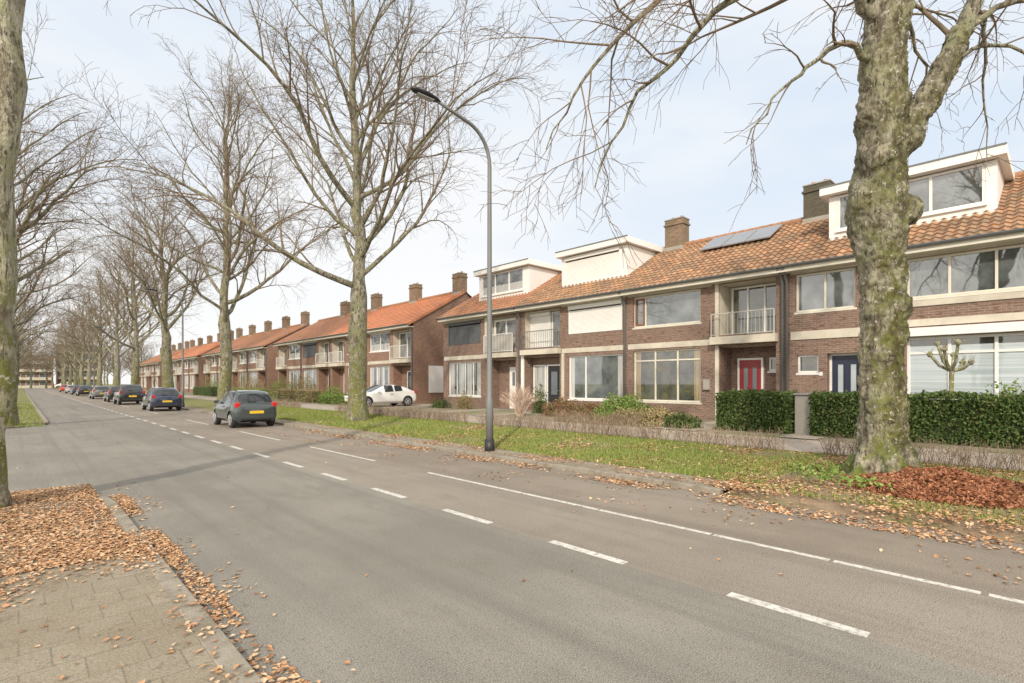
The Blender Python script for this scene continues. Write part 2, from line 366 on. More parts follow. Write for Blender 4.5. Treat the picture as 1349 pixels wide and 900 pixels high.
def door(E,P,x,y0,y1,z0,z1,mat,lights,frame='white',gl='panelglass'):
    b=MB(); t=.07
    b.box(x-.03,x+.08,y0,y0+t,z0,z1); b.box(x-.03,x+.08,y1-t,y1,z0,z1); b.box(x-.03,x+.08,y0+t,y1-t,z1-t,z1)
    b.obj('door_frame',M[frame],E,P)
    b=MB(); b.box(x,x+.05,y0+t,y1-t,z0,z1-t)
    for (a,c,d,e) in lights:
        ya=y0+t+(y1-y0-2*t)*a; yb=y0+t+(y1-y0-2*t)*c; za=z0+(z1-z0)*d; zb=z0+(z1-z0)*e
        b.box(x-.02,x-.001,ya-.03,ya,za-.03,zb+.03); b.box(x-.02,x-.001,yb,yb+.03,za-.03,zb+.03); b.box(x-.02,x-.001,ya,yb,za-.03,za); b.box(x-.02,x-.001,ya,yb,zb,zb+.03)
    o=b.obj('door',M[mat],E,P)
    for (a,c,d,e) in lights:
        g=MB(); ya=y0+t+(y1-y0-2*t)*a; yb=y0+t+(y1-y0-2*t)*c; za=z0+(z1-z0)*d; zb=z0+(z1-z0)*e
        g.box(x-.006,x-.002,ya,yb,za,zb); g.obj('door_window',M[gl],o,P)
    g=MB(); g.tube([(x-.06,y0+t+.07,z0+1.02),(x-.06,y0+t+.19,z0+1.02)],[.012,.012],6); g.tube([(x,y0+t+.08,z0+1.02),(x-.06,y0+t+.08,z0+1.02)],[.01,.01],6); g.obj('door_handle',M['alu'],o,P)
def railing(E,P,x,y0,y1,z0,z1,mat='white'):
    b=MB(); b.box(x-.02,x+.02,y0,y1,z1-.035,z1); b.box(x-.012,x+.012,y0,y1,z0+.05,z0+.075)
    n=int((y1-y0)/.12)
    for i in range(n+1):
        y=y0+(y1-y0)*i/n; r=.018 if i in (0,n) else .006
        b.box(x-r,x+r,y-r,y+r,z0 if i in(0,n) else z0+.075,z1-.035)
    b.obj('balcony_railing',M[mat],E,P)
def roofmesh(E,P,y0,y1,mat,hi=True):
    b=MB(); rnd=[]
    W=y1-y0; cols=int(round(W/.24)); rows=16
    S=Vector((RX-EX,0,RZ-EZ)); Ls=S.length; S.normalize(); Nn=Vector((-S.z,0,S.x))
    sub=4 if hi else 1
    for r in range(rows):
        s0=Ls*r/rows; s1=Ls*(r+1)/rows
        n0=len(b.v)
        for line,(s,l) in enumerate(((s0,.0),(s0,.045),(s1,.005))):
            for c in range(cols*sub+1):
                ph=(c%sub)/sub if sub>1 else 0
                h=.028*math.cos(2*math.pi*ph) if sub>1 else 0
                hh=l+(h if line>0 else -.03)
                p=Vector((EX,y0+W*c/(cols*sub),EZ))+S*s+Nn*hh
                b.v.append(tuple(p))
        k=cols*sub+1
        rr=[R.random() for _ in range(cols)]
        for line in (0,1):
            for c in range(cols*sub):
                b.f.append((n0+line*k+c,n0+line*k+c+1,n0+(line+1)*k+c+1,n0+(line+1)*k+c)); b.m.append(0); rnd.append(rr[c//sub]*(1 if line else .2))
    bx=2*RX-EX
    b.quad((RX,y0,RZ-.0),(bx,y0,EZ),(bx,y1,EZ),(RX,y1,RZ)); rnd.append(.4)
    for yy in (y0,y1):
        b.quad((EX,yy,EZ-.12),(EX,yy,EZ+.02),(RX,yy,RZ+.02),(RX,yy,RZ-.12)); rnd.append(.5)
    o=b.obj('roof',mat,E,P,smooth=False,rnd=rnd)
    g=MB(); y=y0
    while y<y1-.01:
        ye=min(y+.4,y1); g.tube([(RX,y,RZ+.03),(RX,ye,RZ+.03)],[.14,.125],10); y=ye
    g.obj('ridge_tiles',M['ridge'],o,P,smooth=False)
    return o
def chimney(roof,P,yc,mat,top=9.72,w=.95,d=.62):
    b=MB(); b.box(RX-d/2,RX+d/2,yc-w/2,yc+w/2,RZ-1.0,top,0)
    b.box(RX-d/2-.05,RX+d/2+.05,yc-w/2-.05,yc+w/2+.05,top-.28,top-.2,0)
    b.box(RX-d/2-.03,RX+d/2+.03,yc-w/2-.03,yc+w/2+.03,top+.002,top+.05,1)
    for k in (-.25,.2): b.tube([(RX,yc+k,top+.04),(RX,yc+k,top+.18)],[.09,.08],8,mi=2)
    b.box(RX-d/2-.03,RX+d/2+.03,yc-w/2-.03,yc+w/2+.03,RZ-.25,RZ-.02,1)
    b.obj('chimney',[mat,M['cgrey'],M['ridge']],roof,P)
def dormer(E,P,y0,y1,z1,kind,x=20.5):
    zb=EZ+(x-EX)*(RZ-EZ)/(RX-EX)-.15
    b=MB(); t=.12
    b.box(x,x+.1,y0,y0+.45 if kind!='wide' else y0+.25,zb,z1-.3); b.box(x,x+.1,y1-.25,y1,zb,z1-.3)
    for a,c in ((y0,y0+t),(y1-t,y1)): b.box(x+.101,RX+1.0,a,c,zb+.0,z1-.3)
    b.box(x,x+.1,y0+.451 if kind!='wide' else y0+.251,y1-.251,zb,zb+.42)
    d=b.obj('dormer',M['white'],E,P)
    b=MB(); b.box(x-.28,RX+1.1,y0-.22,y1+.22,z1-.27,z1); b.box(x-.2,RX+1.0,y0-.15,y1+.15,z1+.001,z1+.02,1)
    b.obj('dormer_roof',[M['white'],M['felt']],d,P,bevel=.01)
    b=MB(); b.box(x-.295,x-.283,y0-.22,y1+.22,z1-.02,z1+.035); b.obj('dormer_roof_edge',M['gutter'],d,P)
    wy0=y0+.451 if kind!='wide' else y0+.251; wy1=y1-.251
    if kind=='shutter': blinds(d,P,x+.03,wy0,wy1,zb+.43,z1-.49,M['white'],.06)
    else: window(d,P,x+.01,wy0,wy1,zb+.43,z1-.305,3,curt=('low','curtain') if kind=='win' else None,fr=.08,pane='pane_skytint')
def house(y0,y1,spec,label):
    P=(FX,(y0+y1)/2,.3)
    E=empty('terraced_house',P,label,'house','terraced houses along the street')
    bm=M[spec.get('brick','brick')]
    ops=spec['ops']; a0,a1=y0+.003,y1-.003
    ys=sorted({a0,a1}|{o[0] for o in ops}|{o[1] for o in ops}); zs=sorted({.0,5.72}|{o[2] for o in ops}|{o[3] for o in ops})
    b=MB()
    for ya,yb in zip(ys[:-1],ys[1:]):
        for za,zb in zip(zs[:-1],zs[1:]):
            yc,zc=(ya+yb)/2,(za+zb)/2
            if any(o[0]<yc<o[1] and o[2]<zc<o[3] for o in ops): continue
            b.quad((FX,ya,za),(FX,ya,zb),(FX,yb,zb),(FX,yb,za))
    for o in ops:
        ya,yb,za,zb,dp=o[:5]; mi=o[6] if len(o)>6 else 0
        b.quad((FX,ya,za),(FX+dp,ya,za),(FX+dp,ya,zb),(FX,ya,zb),mi=mi); b.quad((FX,yb,za),(FX,yb,zb),(FX+dp,yb,zb),(FX+dp,yb,za),mi=mi)
        b.quad((FX,ya,zb),(FX+dp,ya,zb),(FX+dp,yb,zb),(FX,yb,zb),mi=1); b.quad((FX,ya,za),(FX,yb,za),(FX+dp,yb,za),(FX+dp,ya,za),mi=1)
        if len(o)>5 and o[5]: b.quad((FX+dp,ya,za),(FX+dp,ya,zb),(FX+dp,yb,zb),(FX+dp,yb,za),mi=mi)
    BX=2*RX-FX
    for yy in (a0,a1):
        b.quad((FX,yy,0),(BX,yy,0),(BX,yy,EZ-.03),(RX,yy,RZ-.1),(FX,yy,EZ+.12))
    b.quad((BX,a0,0),(BX,a1,0),(BX,a1,5.6),(BX,a0,5.6))
    b.obj('wall',[bm,M['beige']],E,P)
    rf=roofmesh(E,P,y0-(.12 if spec.get('end0') else 0),y1+(.12 if spec.get('end1') else 0),M[spec.get('tile','tile_old')],spec.get('hi',True))
    for yc in spec.get('chim',[]): chimney(rf,P,yc,M[spec.get('cm','chim')])
    b=MB(); b.box(EX+.05,FX-.002,a0,a1,5.5,5.56); b.box(EX+.02,EX+.05,a0,a1,5.5,5.66); b.obj('eaves_board',M['cream'],E,P)
    b=MB(); n=8
    for i in range(n):
        w0=math.pi+math.pi*i/n; w1=math.pi+math.pi*(i+1)/n; cx,cz,r=EX-.05,5.70,.07
        b.quad((cx+r*math.cos(w0),a0,cz+r*math.sin(w0)),(cx+r*math.cos(w1),a0,cz+r*math.sin(w1)),(cx+r*math.cos(w1),a1,cz+r*math.sin(w1)),(cx+r*math.cos(w0),a1,cz+r*math.sin(w0)))
    b.box(EX-.13,EX-.115,a0,a1,5.685,5.71)
    b.obj('gutter',M['gutter'],E,P)
    if spec.get('pipe') is not None:
        yp=spec['pipe']; b=MB(); b.tube([(EX-.02,yp,5.63),(FX-.3,yp,5.5),(FX-.08,yp,5.2),(FX-.08,yp,.3)],[.045]*4,8); b.obj('downpipe',M['gutter'],E,P,smooth=True)
    return E,P
def trim(E,P,y0,y1,z0,z1,mat='beige',pr=.03,name='concrete_band'):
    b=MB(); b.box(FX-pr,FX+.02,y0,y1,z0,z1); return b.obj(name,M[mat],E,P)
def slab(E,P,y0,y1,z0,z1,out,mat='beige'):
    b=MB(); b.box(FX-out,FX+.05,y0,y1,z0,z1); return b.obj('balcony_slab',M[mat],E,P)

D1=.16
# House A
ops=[(4.6,6.35,4.15,5.42,D1),(.35,3.3,4.25,5.42,D1),(.35,3.3,1.15,3.1,D1),(4.4,5.4,.35,2.72,.35),(5.65,6.3,2.1,2.7,D1)]
E,P=house(.2,6.67,{'ops':ops,'pipe':6.6,'chim':[6.9],'cm':'chimd'},'brown brick terraced house with wide dormer and dark blue door')
window(E,P,FX+.08,4.6,6.35,4.15,5.42,2,'cream',pane='pane_skytint'); window(E,P,FX+.08,.35,3.3,4.25,5.42,3,'cream',pane='pane_skytint')
window(E,P,FX+.08,.35,3.3,1.15,3.1,3,'white',('blind','blind'),hs=(.76,[0,1,2]),fr=.08)
door(E,P,FX+.3,4.4,5.4,.35,2.72,'bluedoor',[(.2,.38,.3,.85),(.62,.8,.3,.85)],gl='paleglass'); window(E,P,FX+.08,5.65,6.3,2.1,2.7,1,'white')
b=MB(); b.box(FX-.02,FX-.002,5.52,5.62,2.0,2.12); b.obj('house_number_plate',M['white'],E,P)
trim(E,P,3.6,6.5,3.22,3.5); trim(E,P,3.35,3.58,3.2,5.5,'beige',.05,'concrete_pier'); trim(E,P,4.4,6.5,5.44,5.55,'beige',.04)
trim(E,P,.2,3.34,5.44,5.58,'beige',.05); trim(E,P,.2,3.34,3.12,3.36,'white',.25,'awning_box'); trim(E,P,.2,3.34,3.42,3.62,'beige',.04); trim(E,P,.2,3.34,4.0,4.17,'beige',.04)
dormer(E,P,1.4,5.7,8.5,'wide')
ops=[(-2.7,-.2,4.25,5.42,D1),(-2.7,-.2,1.15,3.1,D1),(-5.6,-3.4,4.25,5.42,D1),(-5.0,-4.0,.35,2.72,.35)]
E,P=house(-6.2,.197,{'ops':ops,'pipe':-6.1,'end0':True,'chim':[-5.6]},'brown brick end terraced house')
window(E,P,FX+.08,-2.7,-.2,4.25,5.42,2,'cream'); window(E,P,FX+.08,-2.7,-.2,1.15,3.1,2,'white'); window(E,P,FX+.08,-5.6,-3.4,4.25,5.42,2,'cream'); door(E,P,FX+.3,-5,-4,.35,2.72,'bluedoor',[])
# House B
ops=[(9.75,12.8,4.12,5.42,D1),(9.75,12.8,1.0,3.12,D1),(6.98,9.0,3.55,5.45,.9,True,1),(6.98,9.0,.35,3.12,1.0,True,0)]
E,P=house(6.673,13.12,{'ops':ops,'pipe':6.75,'chim':[13.16]},'brown brick terraced house with balcony and red door')
window(E,P,FX+.08,9.75,12.8,4.12,5.42,2,'cream',widths=[.82],pane='pane_skytint')
b=MB()
for q in ((12.3,12.36,4.2,5.35),(12.68,12.74,4.2,5.35),(12.36,12.68,4.2,4.27),(12.36,12.68,5.28,5.35)): b.box(FX+.06,FX+.079,*q)
b.obj('wooden_casement',M['brownw'],E,P)
window(E,P,FX+.08,9.75,12.8,1.0,3.12,3,'cream',('sides','curtain2'),hs=(.8,[0,1,2]))
window(E,P,FX+.8,7.05,8.9,3.56,5.4,3,'white',None,name='balcony_door')
slab(E,P,6.9,9.25,3.2,3.48,.3); railing(E,P,FX-.25,6.95,9.2,3.49,4.35,'railp')
door(E,P,FX+.9,7.75,8.7,.35,2.7,'reddoor',[(.2,.4,.35,.85),(.6,.8,.35,.85)]); window(E,P,FX+.93,7.02,7.55,2.2,2.7,1,'white')
trim(E,P,9.26,13.05,3.2,3.42); trim(E,P,9.02,9.16,.3,3.19,'beige',.04,'concrete_pier'); trim(E,P,9.02,9.16,3.5,5.5,'beige',.04,'concrete_pier'); trim(E,P,9.3,13.05,5.44,5.55,'beige',.04)
b=MB(); b.box(FX-.12,FX-.002,9.35,9.6,1.5,1.9); b.obj('mailbox',M['cgrey'],E,P,bevel=.01)
S=Vector((RX-EX,0,RZ-EZ)).normalized(); Nn=Vector((-S.z,0,S.x))
for i in range(3):
    b=MB(); ya=8.1+i*.99; p0=Vector((EX,0,EZ))+S*3.45
    def q(s,y,h): v=p0+S*s+Nn*h; return (v.x,y,v.z)
    for mi,(s0,s1,e0,e1,h) in enumerate(((0,1.6,0,.95,.18),(.03,1.57,.03,.92,.184))):
        b.quad(q(s0,ya+e0,h),q(s0,ya+e1,h),q(s1,ya+e1,h),q(s1,ya+e0,h),mi=mi)
    b.quad(q(0,ya,.14),q(0,ya+.95,.14),q(0,ya+.95,.18),q(0,ya,.18)); b.quad(q(0,ya,.14),q(0,ya,.18),q(1.6,ya,.18),q(1.6,ya,.14)); b.quad(q(0,ya+.95,.14),q(0,ya+.95,.18),q(1.6,ya+.95,.18),q(1.6,ya+.95,.14))
    b.obj('solar_panel',[M['alu'],M['panel']],E,P)
# House C
ops=[(13.35,16.45,4.08,5.42,D1),(13.35,16.45,1.0,3.05,D1),(17.0,19.4,3.55,5.4,.5,True,1),(17.0,19.4,.35,3.1,.6,True,0)]
E,P=house(13.123,19.7,{'ops':ops,'pipe':13.2,'chim':[]},'brown brick terraced house with closed white shutters and dormer')
blinds(E,P,FX+.05,13.42,16.4,4.1,5.25,M['white'],.055); window(E,P,FX+.08,13.35,16.45,1.0,3.05,2,'white',('sides','curtain'),widths=[.68],pane='pane_skytint')
window(E,P,FX+.42,17.05,17.9,3.56,5.35,1,'white',('one','curtain'),name='balcony_door'); blinds(E,P,FX+.42,18.0,19.35,3.6,5.2,M['white'],.055)
slab(E,P,16.9,19.5,3.2,3.46,.3); railing(E,P,FX-.26,16.95,19.45,3.47,4.4,'gutter')
door(E,P,FX+.5,17.3,18.3,.35,2.7,'black',[(.25,.75,.35,.85)]); window(E,P,FX+.5,18.4,19.3,.9,2.7,1,'white',('full','curtain'))
trim(E,P,13.2,16.85,3.2,3.42); trim(E,P,16.7,16.85,.3,3.19,'beige',.05,'concrete_pier'); trim(E,P,13.2,16.85,5.44,5.55,'beige',.04); trim(E,P,19.46,19.66,.3,3.19,'white',.05,'concrete_pier')
dormer(E,P,14.0,18.0,8.5,'shutter')
# House D
ops=[(23.0,26.1,4.05,5.4,D1),(23.0,26.1,1.0,3.0,D1),(20.1,22.3,3.5,5.35,.4,True,1),(20.1,22.3,.35,3.05,.8,True,0)]
E,P=house(19.703,26.6,{'ops':ops,'pipe':19.75,'end1':True,'tile':'tile_mid','chim':[]},'end terraced brick house with grey shutters and white door')
blinds(E,P,FX+.05,23.05,26.05,4.07,5.22,M['grey'],.055); window(E,P,FX+.08,23.0,26.1,1.0,3.0,4,'white',('gaps','curtain'))
window(E,P,FX+.32,20.2,22.2,3.55,5.3,2,'white',('low','curtain'),name='balcony_door',fr=.12); slab(E,P,20.0,22.4,3.15,3.4,.3)
b=MB(); b.box(FX-.28,FX-.25,20.05,22.35,3.42,4.35); b.obj('balcony_panel',M['cgrey'],E,P); railing(E,P,FX-.31,20.05,22.35,3.42,4.42,'white')
door(E,P,FX+.7,20.3,21.3,.35,2.65,'white',[(.15,.42,.55,.88),(.58,.85,.55,.88)])
trim(E,P,22.5,26.5,3.15,3.38); trim(E,P,22.42,22.6,3.4,5.5,'beige',.05,'concrete_pier'); trim(E,P,22.7,26.5,5.42,5.52,'beige',.04)
dormer(E,P,20.4,24.7,8.55,'win')

def gen(y0,y1,flip,tilem,end0=False,end1=False,chim=None,br='brick2',shut=False,hi=False,lab=None):
    W=y1-y0; m=(lambda a,c:(y0+a,y0+c)) if not flip else (lambda a,c:(y1-c,y1-a))
    wa=m(.35,3.3); ea=m(3.8,W-.35)
    ops=[(*wa,4.1,5.4,D1),(*wa,1.0,3.0,D1),(*ea,3.5,5.35,.5,True,1),(*ea,.35,3.0,.7,True,0)]
    E,P=house(y0,y1,{'ops':ops,'pipe':y0+.08,'tile':tilem,'end0':end0,'end1':end1,'chim':chim or [],'brick':br,'hi':hi},lab or 'brick terraced house with tiled roof and small balcony')
    if shut: blinds(E,P,FX+.05,wa[0]+.05,wa[1]-.05,4.12,5.22,M['grey'],.08)
    else: window(E,P,FX+.08,*wa,4.1,5.4,2,'white',('low','curtain'),pane='pane_skytint')
    window(E,P,FX+.08,*wa,1.0,3.0,3,'white',('gaps' if flip else 'sides','curtain'),pane='pane_skytint')
    window(E,P,FX+.42,ea[0]+.1,ea[1]-.1,3.52,5.3,2,'white',('one','curtain'),name='balcony_door')
    slab(E,P,ea[0]-.1,ea[1]+.1,3.15,3.42,.3,'beige'); railing(E,P,FX-.26,ea[0]-.05,ea[1]+.05,3.43,4.35)
    door(E,P,FX+.6,ea[0]+.4,ea[0]+1.35,.35,2.6,'bluedoor' if flip else 'browndoor',[(.2,.8,.5,.85)])
    trim(E,P,wa[0]-.2,wa[1]+.2,3.15,3.38,'beige'); trim(E,P,wa[0]-.2,wa[1]+.2,5.42,5.52,'white',.04)
    return E,P
ylist=[30,36.4,42.8,49.0,55.2]
for i in range(4):
    E,P=gen(ylist[i]+(.003 if i else 0),ylist[i+1],i%2==0,'tile_new' if i<2 else 'tile_mid',i==0,i==3,[ylist[i]+.55 if i==0 else ylist[i]],shut=(i==2),
        lab='brick terraced house with bright orange tiled roof' if i<2 else 'brick terraced house with weathered tiled roof')
    if i==0:
        b=MB(); b.box(20.4,21.6,29.93,29.998,1.1,2.95); b.obj('white_shutter',M['white'],E,P,bevel=.01)
for k_,base in enumerate((58.5,87,115.5)):
    for i in range(4):
        gen(base+6.3*i+(.003 if i else 0),base+6.3*(i+1),i%2==0,['tile_mid','tile_new','tile_mid'][k_%3],i==0,i==3,[base+6.3*i+(.5 if i==0 else 0)]+([base+6.3*4-.5] if i==3 else []))

def block(name,x0,x1,y0,y1,h,mat,label,floors):
    P=((x0+x1)/2,(y0+y1)/2,0); E=empty(name,P,label,'apartment building')
    b=MB(); b.box(x0,x1,y0,y1,0,h); b.obj('wall',M[mat],E,P)
    b=MB(); b.box(x0-.3,x1+.3,y0-.3,y1+.3,h+.002,h+.4); b.obj('flat_roof',M['white'],E,P)
    fh=h/floors; n=int((x1-x0)/3.2)
    for f in range(floors):
        for i in range(n):
            xa=x0+.6+i*(x1-x0-.6)/n
            b=MB(); b.box(xa,xa+2.2,y0-.06,y0-.01,f*fh+.9,f*fh+2.5); o=b.obj('window',M['white'],E,P)
            g=MB(); g.box(xa+.12,xa+2.08,y0-.075,y0-.062,f*fh+1.02,f*fh+2.38); g.obj('window_pane',M['panelglass'],o,P)
        b=MB(); b.box(x0,x1,y0-1.2,y0-.1,f*fh-.1,f*fh+.05); b.box(x0,x1,y0-1.2,y0-1.15,f*fh+.05,f*fh+.9); b.obj('balcony',M['beige'],E,P)
block('apartment_building',-6,9,262,274,12,'brick2','pale brick apartment block at the street end',4)
block('apartment_building',11,24,270,285,17,'brick2','brick apartment block with white balconies at the street end',5)

# ------------------------------------------------------------ trees
def perturb(rng,d,a):
    v=d+Vector((rng.gauss(0,a),rng.gauss(0,a),rng.gauss(0,a))); v.normalize(); return v
def path(rng,p,d,L,r0,r1,n,wob,trop):
    pts=[p.copy()]; rs=[r0]; st=L/n
    for i in range(n):
        t=(i+1)/n; d=perturb(rng,d,wob); d.z+=trop(t); d.normalize(); p=p+d*st; pts.append(p.copy()); rs.append(r0+(r1-r0)*t)
    return pts,rs
def at(pts,rs,t):
    f=t*(len(pts)-1); i=min(int(f),len(pts)-2); w=f-i
    return pts[i].lerp(pts[i+1],w),(pts[i+1]-pts[i]).normalized(),rs[i]*(1-w)+rs[i+1]*w
def side(rng,d,ang,upb=0):
    a=d.orthogonal().normalized(); q=Matrix.Rotation(rng.uniform(0,2*math.pi),3,d); a=q@a
    v=d*math.cos(ang)+a*math.sin(ang); v.z+=upb; return v.normalized()
def twigs(rng,C,pts,rs,L,level,dens,droop,minr=.006,t0=.25,last=4):
    n=max(2,int(dens[level]*L))
    for i in range(n):
        t=t0+(1-t0)*(i+rng.random())/n
        p,d,r=at(pts,rs,min(t,.999))
        l=[0,0,L*.42,L*.5,L*.55][level]*(1.15-.55*t)*rng.uniform(.6,1.25)
        if level==2: l=max(1.0,min(l,3.3))
        if level==3: l=max(.55,min(l,1.7))
        if level==4: l=max(.3,min(l,.85))
        dd=side(rng,d,rng.uniform(.45,.9),.12 if level<4 else -.02)
        r0=max(minr*(1.6 if level<4 else 1.1),min(r*.6,{2:.045,3:.018,4:.009}[level]))
        seg={2:6,3:4,4:3}[level]
        a,b_=path(rng,p,dd,l,r0,minr*.8,seg,.14,lambda tt:(.05 if tt<.5 else -droop))
        C.tube(a,b_,{2:5,3:3,4:3}[level],cap=False)
        if level<last: twigs(rng,C,a,b_,l,level+1,dens,droop,minr,last=last)
DENS={2:1.4,3:2.8,4:4.5}
def gen_tree(seed,H=20,clear=5.5,n1=26,maxl=8.5,rad=.42,dens=DENS,droop=.09,minr=.0052,last=4,limb=.15,flare=.45):
    rng=random.Random(seed); T=MB(); C=MB()
    zs=[0,.12,.3,.6,1.1]+list(np.arange(1.8,H,.7)); pts=[];rs=[]; x=y=0
    for z in zs:
        if z>1.2: x+=rng.gauss(0,.06); y+=rng.gauss(0,.06)
        pts.append(Vector((x,y,z-.05)))
        fl=rad*(1+flare*math.exp(-z/.35))
        k=1 if z<clear else max(.05,(1-(z-clear)/(H-clear))**1.0*.78)
        body=1-.12*min(1,z/clear)
        rs.append(fl*body*k*(1+rng.uniform(-.06,.08)))
    T.tube(pts,rs,18,lump=.10)
    az=rng.uniform(0,6)
    for i in range(n1):
        f=i/(n1-1); z=clear-.3+(H*.93-clear)*f**1.05
        t=0
        for j in range(len(zs)-1):
            if zs[j]<=z<=zs[j+1]: t=(j+(z-zs[j])/(zs[j+1]-zs[j]))/(len(zs)-1)
        p,d,r=at(pts,rs,t)
        az+=2.4+rng.uniform(-.4,.4); el=math.radians(rng.uniform(18,44)+26*f)
        dd=Vector((math.cos(az)*math.cos(el),math.sin(az)*math.cos(el),math.sin(el)))
        L=(maxl*(1-f)**.7+1.9)*rng.uniform(.75,1.12); r0=min(r*.55,limb*(1-f)+.03)*rng.uniform(.7,1.1)
        a,b_=path(rng,p-dd*r*.3,dd,L,r0,.014,12,.12,lambda tt:(.12 if tt<.35 else (.0 if tt<.6 else -droop)))
        T.tube(a,b_,8,cap=False)
        twigs(rng,C,a,b_,L,2,dens,droop*.7,t0=.18,minr=minr,last=last)
    return T,C
variants=[]
far={2:1.3,3:2.5,4:0}
for i,kw in enumerate((dict(seed=11,H=21.5,clear=5.6,n1=34,maxl=9.2,rad=.375),
        dict(seed=23,H=23,clear=5.6,n1=32,maxl=8.8,rad=.38),
        dict(seed=37,H=19,clear=5.8,n1=28,maxl=7.8,rad=.40,limb=.12),
        dict(seed=51,H=17,clear=8.8,n1=16,maxl=4.2,rad=.26,limb=.06,flare=.2),
        dict(seed=61,H=19.5,clear=5.2,n1=28,maxl=8.4,rad=.38,dens=far,minr=.010,last=3),
        dict(seed=71,H=20,clear=4.5,n1=28,maxl=8.2,rad=.38,dens=far,minr=.010,last=3))):
    T,C=gen_tree(**kw); mt=[]
    for nm,B_,mat in (('trunk',T,M['bark3'] if i==3 else M['bark2']),('crown',C,M['twig'])):
        me=bpy.data.meshes.new(nm); me.from_pydata(B_.v,[],B_.f); me.materials.append(mat); me.polygons.foreach_set('use_smooth',[True]*len(B_.f)); mt.append(me)
    variants.append(mt); print('tree verts',len(T.v),len(C.v))
def place_tree(x,y,z,var,rz,s,label,group='bare trees lining the street'):
    E=empty('street_tree',(x,y,z),label,'tree',group,rz); E.scale=(s,s,s)
    for nm,me in zip(('trunk','crown'),variants[var]):
        o=bpy.data.objects.new(nm,me); o.parent=E; col.objects.link(o)
place_tree(10.35,20.5,.17,0,.6,1.0,'tall bare tree with mossy trunk on the grass verge')
yy=40.7; i=0
while yy<235:
    place_tree(10.4+R.uniform(-.2,.2),yy+R.uniform(-.6,.6),.17,[1,2,0,4,5][i] if i<5 else 4+i%2,R.uniform(0,6.3),1.1 if i==0 else R.uniform(1.0,1.14),'bare tall tree on the grass verge beside the parking strip'); yy+=18.9; i+=1
for i,yy in enumerate((-8.7,10.1,28.9,47.6,66.5,85.5,104.5,123.5,142.5,161.5,185,210)):
    place_tree([-1.5,-.38,-.42][i] if i<3 else -.7,yy,.04,[3,3,2,1,2,4,5][i] if i<7 else 4+i%2,R.uniform(0,6.3),1.0 if i<2 else R.uniform(.76,.86),'bare tall tree beside the pavement with pale bark')
for (x,y,s) in ((-12,235,.8),(-6,238,.9),(-1,240,.85),(3,244,.8),(7,248,.8),(9,255,.85),(12,243,.8),(16,248,.8),(20,243,.8),(27,240,.8),(33,250,.9),(-20,220,.8),(45,235,.85),(-6,190,.8),(-7,160,.7),(-9,175,.75),(-5,220,.75),(-8,205,.8),(20,150,.7),(23,165,.8),(19,180,.7),(25,195,.85),(20,212,.75),(22,225,.8),(33,70,.55),(36,100,.6)):
    place_tree(x,y,.0,R.choice((4,5)),R.uniform(0,6.3),s,'distant bare tree beyond the houses','distant trees')

